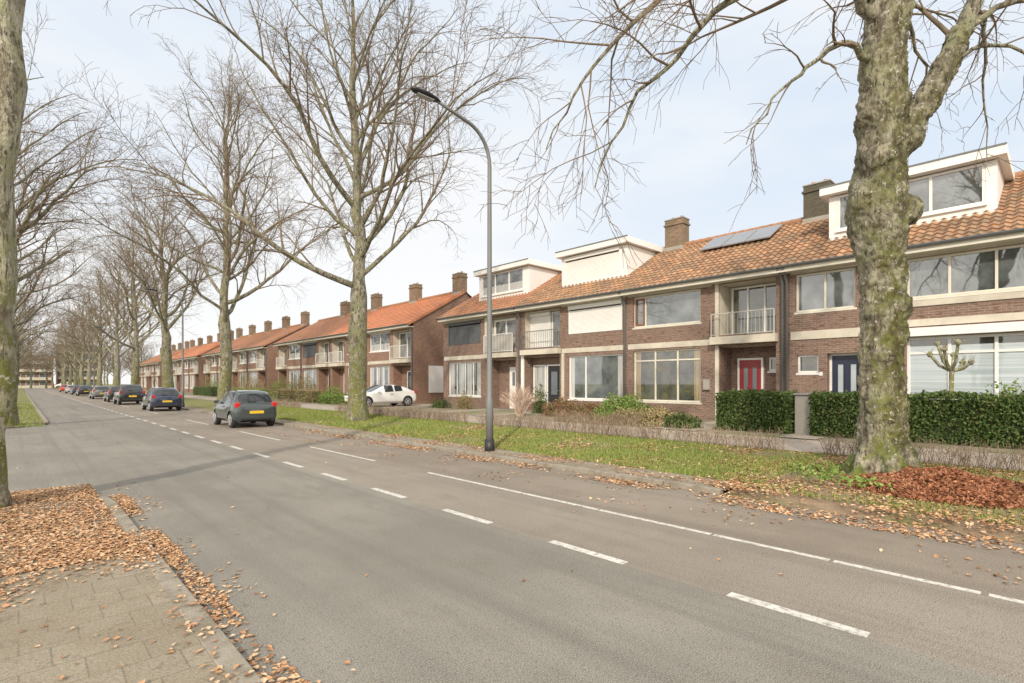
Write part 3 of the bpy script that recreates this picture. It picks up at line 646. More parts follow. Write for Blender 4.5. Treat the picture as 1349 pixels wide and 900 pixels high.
def hero():
    rng=random.Random(99); P=(10.46,2.1,.15)
    rv=Vector((.7281,-.6854,0)); dv=Vector((.6854,.7281,0))
    def W(a,b_,z): return Vector((10.46,2.1,0))+rv*a+dv*b_+Vector((0,0,z))
    E=empty('street_tree',P,'thick old bare tree with mossy knobbly trunk and leaf pile','tree','bare trees lining the street')
    K=MB(); T=MB(); C=MB()
    prof=[(.05,.0,.52),(.25,.0,.46),(.45,-.01,.41),(.75,-.02,.375),(1.1,-.02,.355),(1.6,-.03,.34),(2.1,-.04,.335),(2.6,-.03,.33),(3.1,-.03,.335),(3.6,-.03,.35),(4.0,-.04,.38),(4.35,-.1,.44),(4.7,-.12,.46),(5.0,-.08,.43),(5.3,-.05,.39),(5.7,-.03,.37),(6.1,0,.39),(6.4,.0,.38),(6.8,-.02,.34),(7.3,.0,.34),(8.0,.1,.35),(8.6,.13,.32),(9.5,.2,.27),(10.5,.15,.2),(12,.3,.14),(13.5,.25,.09),(15,.3,.04)]
    pts=[W(a,0,z) for z,a,r in prof]; rs=[r*.95 for z,a,r in prof]
    K.tube(pts[:23],rs[:23],28,lump=.07); T.tube(pts[21:],[r*.97 for r in rs[21:]],16,lump=.05)
    for az in (0.3,1.4,2.6,3.6,4.7,5.6):
        d=Vector((math.cos(az),math.sin(az),0)); c=W(0,0,0)
        K.tube([c+d*.2+Vector((0,0,1.0)),c+d*.33+Vector((0,0,.5)),c+d*.48+Vector((0,0,.27)),c+d*.7+Vector((0,0,.08))],[.10,.15,.13,.05],12)
    def burl(a,b_,z,r):
        c=W(a,b_,z); n=9; ps=[];rr=[]
        for i in range(n):
            w=-1+2*i/(n-1); ps.append(c+Vector((0,0,w*r*1.15))); rr.append(max(.02,r*math.sqrt(max(0,1-w*w))))
        K.tube(ps,rr,16,lump=.08)
    burl(-.36,-.1,4.8,.26); burl(-.26,-.22,5.35,.22); burl(.28,-.12,5.75,.23); burl(.26,-.08,4.6,.25); burl(-.22,-.14,3.8,.2); burl(.08,-.25,6.3,.17); burl(-.28,-.05,6.2,.21); burl(.15,-.18,3.0,.19); burl(-.12,-.18,2.2,.19)
    K.tube([W(.12,0,5.5),W(.4,-.03,6.0),W(.72,-.05,6.5),W(1.0,-.05,7.0),W(1.3,0,7.6)],[.24,.23,.2,.185,.165],14,lump=.06)
    o=K.obj('trunk',M['bark'],E,P,smooth=True)
    rm=o.modifiers.new('remesh','REMESH'); rm.mode='VOXEL'; rm.voxel_size=.03; rm.use_smooth_shade=True
    sm=o.modifiers.new('smooth','SMOOTH'); sm.factor=.6; sm.iterations=5
    tx=bpy.data.textures.new('bark_lumps','CLOUDS'); tx.noise_scale=.28; tx.noise_depth=3
    dp=o.modifiers.new('displace','DISPLACE'); dp.texture=tx; dp.strength=.14; dp.mid_level=.5
    tx2=bpy.data.textures.new('bark_fine','CLOUDS'); tx2.noise_scale=.07; tx2.noise_depth=2
    dp=o.modifiers.new('displace2','DISPLACE'); dp.texture=tx2; dp.strength=.05; dp.mid_level=.5
    limbs=[([(1.15,0,7.3),(1.3,0,7.6),(1.65,.1,8.3),(2.1,.2,9.4),(2.6,.3,11),(2.9,.4,13)],.17,.04),
           ([(-.2,-.1,7.7),(-.7,-.2,8.25),(-1.4,-.3,8.35),(-2.3,-.4,8.05),(-3.0,-.4,7.65),(-3.5,-.3,7.0),(-4.1,-.2,6.5),(-4.6,-.1,5.7),(-4.8,0,5.0)],.10,.010),
           ([(-.25,-.1,7.1),(-.8,-.3,7.2),(-1.3,-.5,6.95),(-1.7,-.6,6.5),(-2.2,-.7,6.1),(-2.6,-.7,5.4)],.065,.008),
           ([(-.1,.1,8.2),(-.9,.5,9.2),(-2.0,.9,9.6),(-3.2,1.3,9.2),(-4.2,1.5,8.4),(-5.0,1.6,7.4),(-5.5,1.7,6.4)],.11,.010),
           ([(.1,.2,8.4),(.8,1.2,9.2),(1.7,2.0,9.6),(2.6,2.6,9.0),(3.2,3.0,8.0)],.11,.010),
           ([(1.3,0,7.6),(1.9,-.3,7.9),(2.5,-.5,7.7),(3.1,-.6,7.1),(3.5,-.6,6.3)],.06,.008),
           ([(.95,0,7.0),(1.3,-.4,7.1),(1.7,-.6,6.9),(2.1,-.7,6.3),(2.3,-.7,5.6)],.04,.007),
           ([(1.5,0,8.0),(2.0,.4,8.1),(2.4,.8,7.6),(2.7,1.1,6.8),(2.8,1.2,6.0)],.045,.007),
           ([(.1,-.2,8.8),(.4,-1.2,9.6),(.5,-2.4,9.8),(.4,-3.4,9.2)],.09,.010),
           ([(.15,0,9.3),(-.8,.3,10.6),(-1.8,.4,11.8),(-2.8,.4,12.4)],.12,.010),
           ([(.2,0,10.4),(1.2,.2,11.8),(1.8,.2,13.4)],.1,.01),
           ([(.2,.2,11.5),(.1,1.5,12.8),(.2,2.8,13.6)],.08,.01)]
    for pl,r0,r1 in limbs:
        q=[W(*p) for p in pl]; n=len(q)
        Q=[];RR=[]
        for i in range(n-1):
            for k in range(3):
                w=k/3; v=q[i].lerp(q[i+1],w); v+=Vector((rng.gauss(0,.03),rng.gauss(0,.03),rng.gauss(0,.03))); Q.append(v); t=(i+w)/(n-1); RR.append(r0+(r1-r0)*t**.8)
        Q.append(q[-1]); RR.append(r1)
        T.tube(Q,RR,10,cap=False,lump=.06)
        L=sum((Q[i+1]-Q[i]).length for i in range(len(Q)-1))
        twigs(rng,C,Q,RR,L,2,{2:2.2,3:3.1,4:4.0},.10,minr=.004,t0=.12)
    T.obj('limbs',M['bark2'],E,P,smooth=True); C.obj('crown',M['twig'],E,P,smooth=True); print('hero',len(C.v))
hero()

# ------------------------------------------------------------ lamps
def lamp(x,y,label):
    z=gz(x); P=(x,y,z); E=empty('street_lamp',P,label,'street lamp','street lamps along the verge')
    b=MB(); b.tube([(x,y,z-.1),(x,y,z+.28)],[.125,.12],16); b.obj('base_collar',M['black'],E,P,smooth=True)
    b=MB(); pts=[(x,y,z+.2),(x,y,z+1.25),(x,y,z+1.32),(x,y,4),(x,y,7.1)]; rs=[.092,.092,.068,.06,.05]
    for a in np.linspace(.15,1.35,9): pts.append((x-.8*(1-math.cos(a)),y,7.1+.85*math.sin(a))); rs.append(.045)
    pts+=[(x-1.1,y,8.02),(x-1.6,y,8.12)]; rs+=[.04,.036]
    b.tube(pts,rs,12); b.obj('pole',M['pole'],E,P,smooth=True)
    b=MB(); b.tube([(x-1.5,y,8.1),(x-1.6,y,8.12),(x-1.85,y,8.15),(x-2.15,y,8.16),(x-2.25,y,8.16)],[.05,.09,.13,.1,.02],12)
    b.v=[(p[0],p[1],8.13+(p[2]-8.13)*.5) for p in b.v]
    o=b.obj('lamp_head',M['black'],E,P,smooth=True)
    b=MB(); b.box(x-2.1,x-1.68,y-.07,y+.07,8.06,8.075); b.obj('lamp_lens',M['alu'],o,P)
M['pole']=plain('dark_grey_pole',(.16,.165,.165),.5)
for y_ in (9.75,42.9,76,109): lamp(8.42,y_,'tall grey street lamp with curved arm over the road')

# ------------------------------------------------------------ cars
M['carglass']=plain('car_glass',(.03,.035,.04),.06,coat=.5)
M['tail']=plain('red_tail_light',(.5,.02,.015),.2,coat=.6)
M['head']=plain('clear_headlight',(.55,.57,.6),.15,coat=.6)
M['plate']=plain('yellow_number_plate',(.7,.46,.03),.5)
M['under']=plain('underbody_black',(.015,.015,.015),.9)
ST=[(0,.62,.38,.78,.50,.83),(.05,.75,.26,.88,.60,.94),(.14,.80,.22,.94,.65,1.01),(.38,.815,.21,.97,.58,1.34),(.55,.815,.21,.96,.585,1.42),(.72,.815,.21,.95,.59,1.45),(1.22,.815,.21,.94,.60,1.475),(1.30,.815,.21,.94,.60,1.475),(1.75,.815,.21,.93,.59,1.455),(1.95,.815,.21,.93,.58,1.42),(2.66,.81,.21,.92,.64,1.0),(3.08,.78,.22,.80,.56,.88),(3.34,.70,.27,.64,.48,.74),(3.45,.56,.34,.54,.38,.61)]
def car(loc,rz,L,W,H,paint,label,estate=0,group='cars parked along the kerb',sleek=False):
    sx,sy,sz=L/3.45,W/1.63,H/1.47
    me=bpy.data.meshes.new('body'); V=[];F=[];MI=[]
    S_=[]
    for k,(x,w,zb,zt0,wt,zt) in enumerate(ST):
        if estate and 3<=k<=5: x=x*.75
        if sleek:
            x={3:.66,4:.88,5:1.0,6:1.32,7:1.39,8:1.72,9:1.86,10:2.58}.get(k,x); zt={3:1.30,4:1.37,5:1.40,6:1.43,7:1.43,8:1.42,10:.97,11:.88}.get(k,zt); zt0={2:.99,3:1.03,4:1.01,5:1.0,6:.97,7:.97,8:.94,9:.93}.get(k,zt0)
        h=[(0,zb),(w*.8,zb),(w,zb+.13),(w+.012,(zb+zt0)/2+.06),(w-.03,zt0),(wt,zt-.035),(wt*.6,zt),(0,zt+.008)]
        S_.append([(x,y,z) for y,z in h]+[(x,-y,z) for y,z in h[-2:0:-1]])
    n=len(S_[0])
    for s in S_: V+=[(x*sx,y*sy,z*sz) for x,y,z in s]
    for i in range(len(S_)-1):
        for j in range(n):
            j2=(j+1)%n; F.append((i*n+j,(i+1)*n+j,(i+1)*n+j2,i*n+j2)[::-1])
            jj=j if j<7 else 13-j
            m=0
            if jj==4 and i in (4,5,7,8): m=1
            if jj in (5,6) and i in (2,9): m=1
            if jj==0: m=2
            MI.append(m)
    F.append(tuple(range(n))); MI.append(0); F.append(tuple((len(S_)-1)*n+j for j in range(n))[::-1]); MI.append(0)
    me.from_pydata(V,[],F)
    for m in (paint,M['carglass'],M['under']): me.materials.append(m)
    me.polygons.foreach_set('material_index',MI)
    bm=bmesh.new(); bm.from_mesh(me); bmesh.ops.recalc_face_normals(bm,faces=bm.faces)
    cl=bm.edges.layers.float.new('crease_edge')
    for e in bm.edges:
        a,b_=[v.index%n for v in e.verts]
        if a==b_ and a in (4,n-4): e[cl]=.5
        if a==b_ and a in (5,n-5): e[cl]=.3
        if a==b_ and a in (2,n-2): e[cl]=.4
        if len(e.link_faces)==2 and e.link_faces[0].material_index!=e.link_faces[1].material_index: e[cl]=.7
    bm.to_mesh(me); bm.free()
    tmp=bpy.data.objects.new('tmp',me); col.objects.link(tmp)
    s=tmp.modifiers.new('s','SUBSURF'); s.levels=2; s.render_levels=2
    wr=.30*sz*(1.03)*(1.06 if sleek else 1); ax=(.60*sx,2.82*sx); cut=[]
    for a in ax:
        cb=MB(); cb.tube([(a,-1.5,wr),(a,1.5,wr)],[wr*1.17]*2,28); cb.m=[2]*len(cb.f)
        c=cb.obj('cut',[paint,M['carglass'],M['under']]); cut.append(c)
        bo=tmp.modifiers.new('b','BOOLEAN'); bo.operation='DIFFERENCE'; bo.object=c; bo.solver='EXACT'
    dg=bpy.context.evaluated_depsgraph_get(); dg.update()
    full=bpy.data.meshes.new_from_object(tmp.evaluated_get(dg))
    for o in [tmp]+cut: bpy.data.objects.remove(o)
    E=empty('parked_car',loc,label,'car',group,rz)
    for idx,(nm,mat) in enumerate((('body',paint),('windows',M['carglass']),('underbody',M['under']))):
        bm=bmesh.new(); bm.from_mesh(full)
        bmesh.ops.delete(bm,geom=[f for f in bm.faces if f.material_index!=idx],context='FACES')
        m2=bpy.data.meshes.new(nm); bm.to_mesh(m2); bm.free(); m2.materials.clear(); m2.materials.append(mat)
        m2.polygons.foreach_set('material_index',[0]*len(m2.polygons)); m2.polygons.foreach_set('use_smooth',[True]*len(m2.polygons))
        o=bpy.data.objects.new(nm,m2); o.parent=E; col.objects.link(o)
    hw=W/2
    def part(nm,mat,boxes,bev=.02,par=None):
        b=MB()
        for q in boxes: b.box(*q)
        return b.obj(nm,mat,par or E,(0,0,0),bevel=bev)
    for s_ in (1,-1):
        ya,yb=sorted((s_*(hw-.24),s_*(hw-.045)))
        part('tail_light',M['tail'],[(.035*sx,.2*sx,ya,yb,.80*sz,1.0*sz)],.03)
        ya,yb=sorted((s_*(hw-.36),s_*(hw-.1)))
        part('headlight',M['head'],[(L-.28,L-.09,ya,yb,.60*sz,.72*sz)],.03)
        ya,yb=sorted((s_*(hw-.02),s_*(hw+.16)))
        part('wing_mirror',paint,[(2.22*sx,2.32*sx,ya,yb,.93*sz,1.06*sz)],.03)
        part('door_handle',M['black'],[(1.42*sx,1.58*sx,min(s_*(hw-.02),s_*(hw+.02)),max(s_*(hw-.02),s_*(hw+.02)),.80*sz,.83*sz)],.008)
        for a in ax:
            b=MB(); yc=s_*(hw-.11); pts=[(a,yc-s_*.1,wr),(a,yc-s_*.08,wr),(a,yc+s_*.07,wr),(a,yc+s_*.095,wr)]
            b.tube(pts,[wr*.93,wr,wr,wr*.92],28); w_=b.obj('wheel',M['rubber'],E,(0,0,0),smooth=False)
            b=MB(); b.tube([(a,yc+s_*.09,wr),(a,yc+s_*.1,wr)],[wr*.66,wr*.64],24)
            b.obj('rim_disc',M['black'],w_,(0,0,0))
            b=MB()
            for k in range(7):
                t=2*math.pi*k/7; d=Vector((math.cos(t),0,math.sin(t))); c=Vector((a,yc+s_*.108,wr)); b.tube([c,c+d*wr*.62],[.028,.022],5)
            rp=[Vector((a,yc+s_*.105,wr))+Vector((math.cos(t),0,math.sin(t)))*wr*.64 for t in np.linspace(0,2*math.pi,25)]
            b.tube(rp,[.016]*25,5); b.obj('rim',M['alu'],w_,(0,0,0))
    part('number_plate',M['plate'],[(-.018,-.002+.03,-.26,.26,.56*sz,.67*sz)],.004)
    part('number_plate',M['plate'],[(L-.03,L+.012,-.26,.26,.40*sz,.51*sz)],.004)
    part('rear_bumper_trim',M['black'],[(-.005,.1,-hw*.72,hw*.72,.30*sz,.42*sz)],.03)
    part('rear_wiper',M['black'],[(.11*sx,.14*sx,-.02,.3,1.02*sz,1.04*sz)],.004)
    part('grille',M['black'],[(L-.1,L+.004,-.42,.42,.36*sz,.39*sz),(L-.1,L-.0,-.34,.34,.55*sz,.6*sz)],.01)
    return E
def paint(name,c): return noisy(name,c,[x*1.05 for x in c],1,.25,metal=.35,coat=1)
pb=paint('grey_green_paint',(.055,.07,.075)); pk=paint('black_paint',(.018,.02,.026)); pn=paint('dark_blue_paint',(.03,.04,.08)); pg=paint('grey_paint',(.17,.175,.18)); pr=paint('red_paint',(.5,.06,.03)); ps=paint('silver_paint',(.4,.41,.42)); pw=noisy('white_car_paint',(.68,.68,.67),(.72,.72,.71),1,.3,coat=1)
HP=math.pi/2
car((6.82,21.9,0),HP,3.42,1.64,1.47,pb,'small dark grey hatchback parked beside the kerb, seen from behind')
car((6.75,38.6,0),HP,3.95,1.7,1.48,pn,'dark blue hatchback parked beside the kerb')
car((6.75,52.2,0),HP,4.3,1.8,1.66,pk,'black tall compact car parked beside the kerb')
car((6.8,60.5,0),HP,4.0,1.7,1.5,pk,'black hatchback parked beside the kerb')
car((6.75,73.5,0),HP,4.3,1.75,1.5,pg,'grey hatchback parked beside the kerb')
car((6.75,93,0),HP,4.2,1.75,1.5,pk,'black car parked beside the kerb far along the street')
car((6.75,104,0),HP,4.2,1.75,1.5,pn,'dark car parked beside the kerb far along the street')
car((6.75,118,0),HP,4.2,1.75,1.5,ps,'silver car parked beside the kerb far along the street')
car((6.75,136,0),HP,4.2,1.75,1.5,pr,'red car parked beside the kerb far along the street')
car((18.0,28.5,.355),math.pi,4.15,1.76,1.36,pw,'white hatchback parked on a driveway between the terraces',group='cars parked on driveways',sleek=True)
car((14,238,.0),math.pi,5.2,1.95,2.2,pw,'tall white van crossing at the end of the street',estate=1,group='vehicles at the street end')

# ------------------------------------------------------------ vegetation
GZ=np.vectorize(gz)
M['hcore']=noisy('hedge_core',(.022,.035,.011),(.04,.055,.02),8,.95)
def hedge(x0,x1,y0,y1,z0,z1,n,label,mat='hedge'):
    P=((x0+x1)/2,(y0+y1)/2,z0); b=MB()
    E=empty('garden_hedge',P,label,'hedge')
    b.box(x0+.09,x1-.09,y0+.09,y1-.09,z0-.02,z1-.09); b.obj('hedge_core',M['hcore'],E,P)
    C=np.column_stack([NR.uniform(x0,x1,n),NR.uniform(y0,y1,n),NR.uniform(z0,z1,n)])
    f=NR.integers(0,8,n); j=NR.normal(0,.035,n)
    wob=.03*np.sin(C[:,1]*4.1)+.03*np.sin(C[:,2]*6+C[:,1]*2)
    m=f<4; C[m,0]=x0+j[m]+wob[m]+.03
    m=(f==4)|(f==5); C[m,2]=z1+j[m]+wob[m]
    m=f==6; C[m,1]=y0+j[m]
    m=f==7; C[m,1]=y1+j[m]
    V,F=leaves(C,.036); npmesh('hedge_leaves',V,F,M[mat],parent=E,P=P)
hedge(15.4,16.3,5.3,7.3,.35,1.45,11000,'clipped green garden hedge beside the path')
hedge(15.4,16.3,-3.5,4.7,.35,1.45,32000,'long clipped green hedge along the front garden')
hedge(15.2,16.0,30.8,36,.35,.95,4000,'low clipped hedge before the far terraced houses','shrubg')
hedge(15.2,16.0,37,44,.35,1.25,5000,'clipped hedge before the far terraced houses','shruby')
hedge(15.2,16.0,48,56,.35,1.2,5000,'clipped hedge before the far terraced houses','shrubg')
hedge(15.2,16.0,61,72,.35,1.3,5000,'long low hedge before distant houses')
M['shrubtwig']=island('shrub_twig',[(.46,.35,.28),(.54,.43,.35),(.38,.27,.2)],.9)
def shrub(x,y,z,r,h,n,mat,label,leafs=.04,bare=False):
    P=(x,y,z); E=empty('shrub',P,label,'shrub')
    b=MB(); rng=random.Random(int(x*100+y*10))
    for i in range(110 if bare else 16):
        az=rng.uniform(0,6.3); e=rng.uniform(.1,1.0)*r
        p=Vector((x+rng.gauss(0,.05),y+rng.gauss(0,.05),z)); q=Vector((x+math.cos(az)*e,y+math.sin(az)*e,z+h*rng.uniform(.7,1)*(1-.35*(e/r)**2)))
        m=p.lerp(q,.5)+Vector((0,0,.12*h)); b.tube([p,m,q],[.012,.008,.004],3,cap=False)
        if bare:
            for k in range(5):
                s=m.lerp(q,rng.random()); b.tube([s,s+Vector((rng.gauss(0,.1),rng.gauss(0,.1),rng.uniform(.08,.25)))],[.005,.003],3,cap=False)
    b.obj('stems',M['shrubtwig'] if bare else M['twig'],E,P)
    if n:
        d=NR.normal(size=(n,3)); d/=np.linalg.norm(d,axis=1)[:,None]; d[:,2]=np.abs(d[:,2])
        k=(NR.random(n)**.35)*(1+.22*np.sin(d[:,0]*7+x)*np.cos(d[:,1]*6+y))
        C=np.array(P)+d*np.array([r,r,h])*k[:,None]; C[:,2]=np.maximum(C[:,2],z+.03)
        V,F=leaves(C,leafs); npmesh('foliage',V,F,M[mat],parent=E,P=P)
shrub(16.6,11.5,.35,1.15,.95,7000,'shrubg','rounded bright green shrub in a front garden')
shrub(15.6,9.5,.35,.9,.55,3000,'shruby','low yellow brown shrub at a garden edge')
shrub(15.5,10.6,.35,.7,.5,2200,'shruby','low brownish shrub at a garden edge')
shrub(15.3,8.4,.35,.6,.45,1800,'hedge','low dark green shrub at a garden edge')
shrub(15.4,15.9,.35,.95,1.3,0,'shruby','bare pinkish twiggy shrub in a front garden',bare=True)
shrub(17.0,14.9,.35,.95,.75,3000,'shrubr','reddish low shrub below a window')
shrub(17.2,13.6,.35,.7,.6,2000,'shrubr','reddish brown low shrub below a window')
shrub(17.8,17.0,.35,.4,1.3,1200,'hedge','slim dark evergreen shrub by a door')
shrub(17.6,22.5,.35,.5,.9,1200,'shruby','yellow brown shrub beside an entrance')
shrub(17.5,24.5,.35,.6,.5,1200,'hedge','low green shrub below a bay window')
shrub(16.8,33,.35,.9,1.5,2500,'shruby','tan ornamental grass shrub in a front garden')
shrub(16.8,37,.35,1.0,1.2,2500,'shrubg','rounded green shrub in a front garden')
shrub(16.5,42,.35,1.4,2.1,3500,'shruby','large golden brown shrub in a front garden')
shrub(16.5,46,.35,1.4,1.9,3500,'shrubg','large green shrub in a front garden')
shrub(16.0,52,.35,1.3,1.9,3000,'shruby','large yellow shrub in a front garden')
shrub(16.6,57,.35,1.6,2.6,3500,'shruby','tall tan shrub between terraces')
shrub(16.6,68,.35,1.6,2.2,3000,'shrubg','tall green shrub before distant houses')
shrub(17.5,1.0,.35,.7,1.4,1800,'shrubg','green shrub behind the clipped hedge')
PT=(17.0,2.0,.35)
E=empty('pollarded_tree',PT,'small pollarded tree with knobbly bare head in a garden','tree'); b=MB(); rng=random.Random(3)
c=Vector(PT); top=c+Vector((0,0,1.7)); b.tube([c,c+Vector((.02,.02,.9)),top],[.06,.05,.055],8,lump=.1)
for i in range(7):
    az=i*.93; q=top+Vector((math.cos(az)*rng.uniform(.25,.45),math.sin(az)*rng.uniform(.25,.45),rng.uniform(.2,.8))); b.tube([top,top.lerp(q,.4)+Vector((math.cos(az)*.07,math.sin(az)*.07,-.03)),q],[.042,.037,.034],7,cap=False)
    b.tube([q+Vector((0,0,-.08)),q,q+Vector((.01,0,.08))],[.025,.075,.025],7)
    for k in range(4):
        b.tube([q,q+Vector((rng.gauss(0,.1),rng.gauss(0,.1),rng.uniform(.08,.2)))],[.007,.003],3,cap=False)
b.obj('trunk',M['bark3'],E,PT,smooth=True)
def barehedge(x,y0,y1,h,n,label):
    b=MB(); rng=random.Random(int(y0*7)); P=(x,(y0+y1)/2,.3)
    for i in range(n):
        px=x+rng.gauss(0,.07); py=rng.uniform(y0,y1); hh=h*rng.uniform(.5,1.1)
        p=Vector((px,py,gz(px)-.02)); d=Vector((rng.gauss(0,.3),rng.gauss(0,.3),1)).normalized()
        q=p+d*hh; b.tube([p,p+d*hh*.5+Vector((rng.gauss(0,.02),rng.gauss(0,.02),0)),q],[.005,.004,.0025],3,cap=False)
        for k in range(2):
            s=p.lerp(q,rng.uniform(.3,.9)); b.tube([s,s+Vector((rng.gauss(0,.11),rng.gauss(0,.11),rng.uniform(.02,.18)))],[.003,.002],3,cap=False)
    tag(b.obj('bare_hedge',M['hedgetwig'],None,P),label,'hedge')
barehedge(12.05,-1.5,3.4,.5,450,'low leafless twiggy hedge along the sidewalk')
barehedge(12.05,4.2,14.5,.5,850,'low leafless twiggy hedge along the sidewalk')
barehedge(12.05,15.2,26,.5,950,'low leafless twiggy hedge along the sidewalk')
barehedge(12.05,31,46,.5,1000,'low leafless twiggy hedge along the sidewalk')
barehedge(14.6,9.6,13.2,.45,450,'low leafless hedge at a garden edge')
PG=(15.7,4.98,.35)
E=empty('bin_enclosure',PG,'small grey concrete bin enclosure between clipped hedges','bin enclosure'); b=MB()
b.box(15.65,15.72,4.76,5.2,.33,1.42); b.box(15.721,16.2,4.76,4.82,.33,1.42); b.box(15.721,16.2,5.14,5.2,.33,1.42); b.obj('concrete_panel',M['cgrey'],E,PG,bevel=.015)
b=MB(); b.box(15.6,16.25,4.73,5.23,1.422,1.47); b.obj('cover',M['felt'],E,PG,bevel=.01)

def blades(n,x0,x1,y0,y1,h,name,label,pw=1.0,zf=None):
    u=NR.random(n)**pw; X=NR.uniform(x0,x1,n); Y=y0+(y1-y0)*u
    keep=(np.sin(X*2.3+Y*.7)+np.sin(X*.9-Y*1.3)+NR.normal(0,.8,n))>-.8; X=X[keep];Y=Y[keep]; n=len(X)
    Z=GZ(X) if zf is None else np.full(n,zf)
    a=NR.uniform(0,2*math.pi,n); w=NR.uniform(.005,.010,n)*(1+Y/25); hh=h*NR.uniform(.4,1.2,n)
    dx=np.cos(a)*w; dy=np.sin(a)*w; l=NR.normal(0,.5,(n,2))*hh[:,None]
    V=np.stack([np.column_stack([X-dx,Y-dy,Z-.01]),np.column_stack([X+dx,Y+dy,Z-.01]),np.column_stack([X+l[:,0],Y+l[:,1],Z+hh])],1).reshape(-1,3)
    F=np.arange(n*3).reshape(n,3); npmesh(name,V,F,M['blade'],label,'grass','stuff')
blades(90000,8.75,12.1,3.4,34,.06,'verge_grass','short green grass blades on the verge',1.4)
blades(14000,8.4,12.1,-1.5,3.6,.06,'verge_grass','sparse grass on the leafy soil')
blades(9000,-4,.75,28,60,.08,'verge_grass','grass on the far verge',1.3,zf=.06)
def litter(rects,name,label,mat='litter',size=.03,flat=.25):
    Cs=[]
    for (n,x0,x1,y0,y1,zf,mode) in rects:
        X=NR.uniform(x0,x1,n); Y=NR.uniform(y0,y1,n)
        cl=np.sin(X*3.1+Y*1.7)+np.sin(X*1.3-Y*2.9+1)+NR.normal(0,.9,n)
        k=cl>mode; X=X[k];Y=Y[k]
        Z=(GZ(X) if zf is None else np.full(len(X),zf))+NR.uniform(.005,.018,len(X)); Cs.append(np.column_stack([X,Y,Z]))
    C=np.vstack(Cs); V,F=leaves(C,size,flat); npmesh(name,V,F,M[mat],label,'leaves','stuff')
litter([(30000,-2.2,.87,6.4,11.3,.045,-1.6),(6000,-1.5,.98,5.4,7.3,.045,.2),(1200,.8,1.02,2,9,.05,.4),(500,-1,.95,1.5,6,.045,1.3),(6000,1.02,1.22,.5,10.2,.0,.0),(900,1.1,1.5,1,12,.0,1.0)],'fallen_leaves','dry brown leaves scattered on the corner pavement',size=.023,flat=.18)
litter([(16000,8.1,12.1,3.2,15,None,.4),(9000,8.1,12.1,15,34,None,.7),(4500,7.5,8.0,2,20,.0,.2),(2200,6.2,8.0,0,20,.0,1.1),(11000,7.4,12.1,-1.2,4.0,None,-.8),(5000,8.2,12,-1,5,None,0),(1000,12.2,14.4,0,26,None,.8)],'fallen_leaves','dry brown leaves scattered over the grass verge')
litter([(120,1.5,6,-1,30,.0,0),(500,-8,.6,11,29,.0,.8),(1500,-4,.8,28,60,.06,.3)],'fallen_leaves','few dry leaves on the asphalt',size=.026)
CX,CY=9.95,1.3; PH=.32
n=11000; a=NR.uniform(0,6.28,n); r=NR.random(n)**.6
PX=CX+r*np.cos(a)*.9; PY=CY+r*np.sin(a)*1.25; PZ=GZ(PX)+PH*np.clip(1-r**1.6,0,1)*(.8+.3*np.sin(PX*5)*np.sin(PY*4))+NR.uniform(0,.03,n)
V,F=leaves(np.column_stack([PX,PY,PZ]),.036,.8); npmesh('leaf_pile',V,F,M['litterred'],'heap of red brown leaves at the foot of the tree','leaves','stuff')
b=MB()
for i in range(10):
    for j in range(24):
        def q(i,j):
            r=i/10; a=2*math.pi*j/24; x=CX+r*math.cos(a)*.88; y=CY+r*math.sin(a)*1.22; return (x,y,gz(x)-.01+(PH-.01)*max(0,1-r**1.6)*(.8+.3*math.sin(x*5)*math.sin(y*4)))
        b.quad(q(i,j),q(i+1,j),q(i+1,j+1),q(i,j+1))
o=b.obj('leaf_pile_mound',M['soil']); o['kind']='stuff'; tag(o,'soil and leaf mould mound under the leaf heap','leaves')
n=900; a=NR.uniform(0,6.28,n); r=.45+NR.random(n)*.7
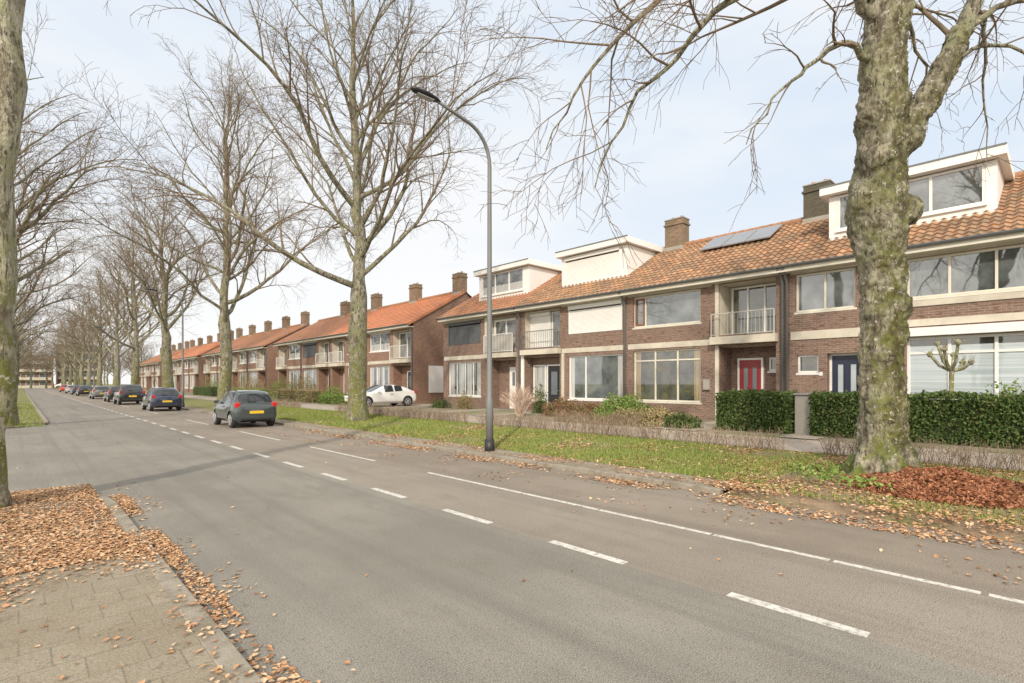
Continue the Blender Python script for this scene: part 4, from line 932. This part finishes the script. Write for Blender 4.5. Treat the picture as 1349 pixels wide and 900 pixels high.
C=np.column_stack([10.2+r*np.cos(a),2.3+r*np.sin(a),.2+NR.random(n)*.10]); V,F=leaves(C,.035); npmesh('ground_plants',V,F,M['shrubg'],'small green weeds around the tree base','plants','stuff')

# ------------------------------------------------------------ light
sd=Vector((-.80,-.60,.0)).normalized(); el=math.radians(31)
S3=Vector((sd.x*math.cos(el),sd.y*math.cos(el),math.sin(el)))
L=bpy.data.lights.new('sun','SUN'); L.energy=3.3; L.angle=math.radians(2.0); L.color=(1,.89,.74)
lo=bpy.data.objects.new('sun',L); col.objects.link(lo); lo.rotation_euler=(-S3).to_track_quat('-Z','Y').to_euler()
w=bpy.data.worlds.new('World'); scene.world=w; w.use_nodes=True; nt=w.node_tree
bg=nt.nodes['Background']; sky=nt.nodes.new('ShaderNodeTexSky'); sky.sky_type='NISHITA'; sky.sun_disc=False
sky.sun_elevation=el; sky.sun_rotation=math.atan2(S3.x,S3.y); sky.air_density=1; sky.dust_density=1.5
tc=nt.nodes.new('ShaderNodeTexCoord'); D=tc.outputs['Generated']
nf=noise(nt,mapd(nt,D,(1,1,3.0)),1.5,4,.55)
cc=mixc(nt,ramp(nt,nf,.36,.6),(6.5,7.3,8.3),(8.3,8.4,8.5))
sz_=nd(nt,'ShaderNodeSeparateXYZ',{0:D})
cc=mixc(nt,ramp(nt,sz_.outputs[2],.34,.0),cc,(8.7,8.65,8.55))
# haze glow around the sun, added out of view to lift the scene light
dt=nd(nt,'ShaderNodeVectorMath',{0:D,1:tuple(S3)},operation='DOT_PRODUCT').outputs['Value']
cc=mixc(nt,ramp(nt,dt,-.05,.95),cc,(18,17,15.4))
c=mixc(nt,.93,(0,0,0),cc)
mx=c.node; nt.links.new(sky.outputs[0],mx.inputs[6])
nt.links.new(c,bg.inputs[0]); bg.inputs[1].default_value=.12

cam=bpy.data.cameras.new('camera'); co=bpy.data.objects.new('camera',cam); col.objects.link(co); scene.camera=co
co.location=(0,0,1.75); co.rotation_euler=(math.pi/2,0,-math.radians(43.27))
cam.sensor_width=36; cam.lens=18.41; cam.shift_y=.0408; cam.clip_end=3000; cam.clip_start=.05
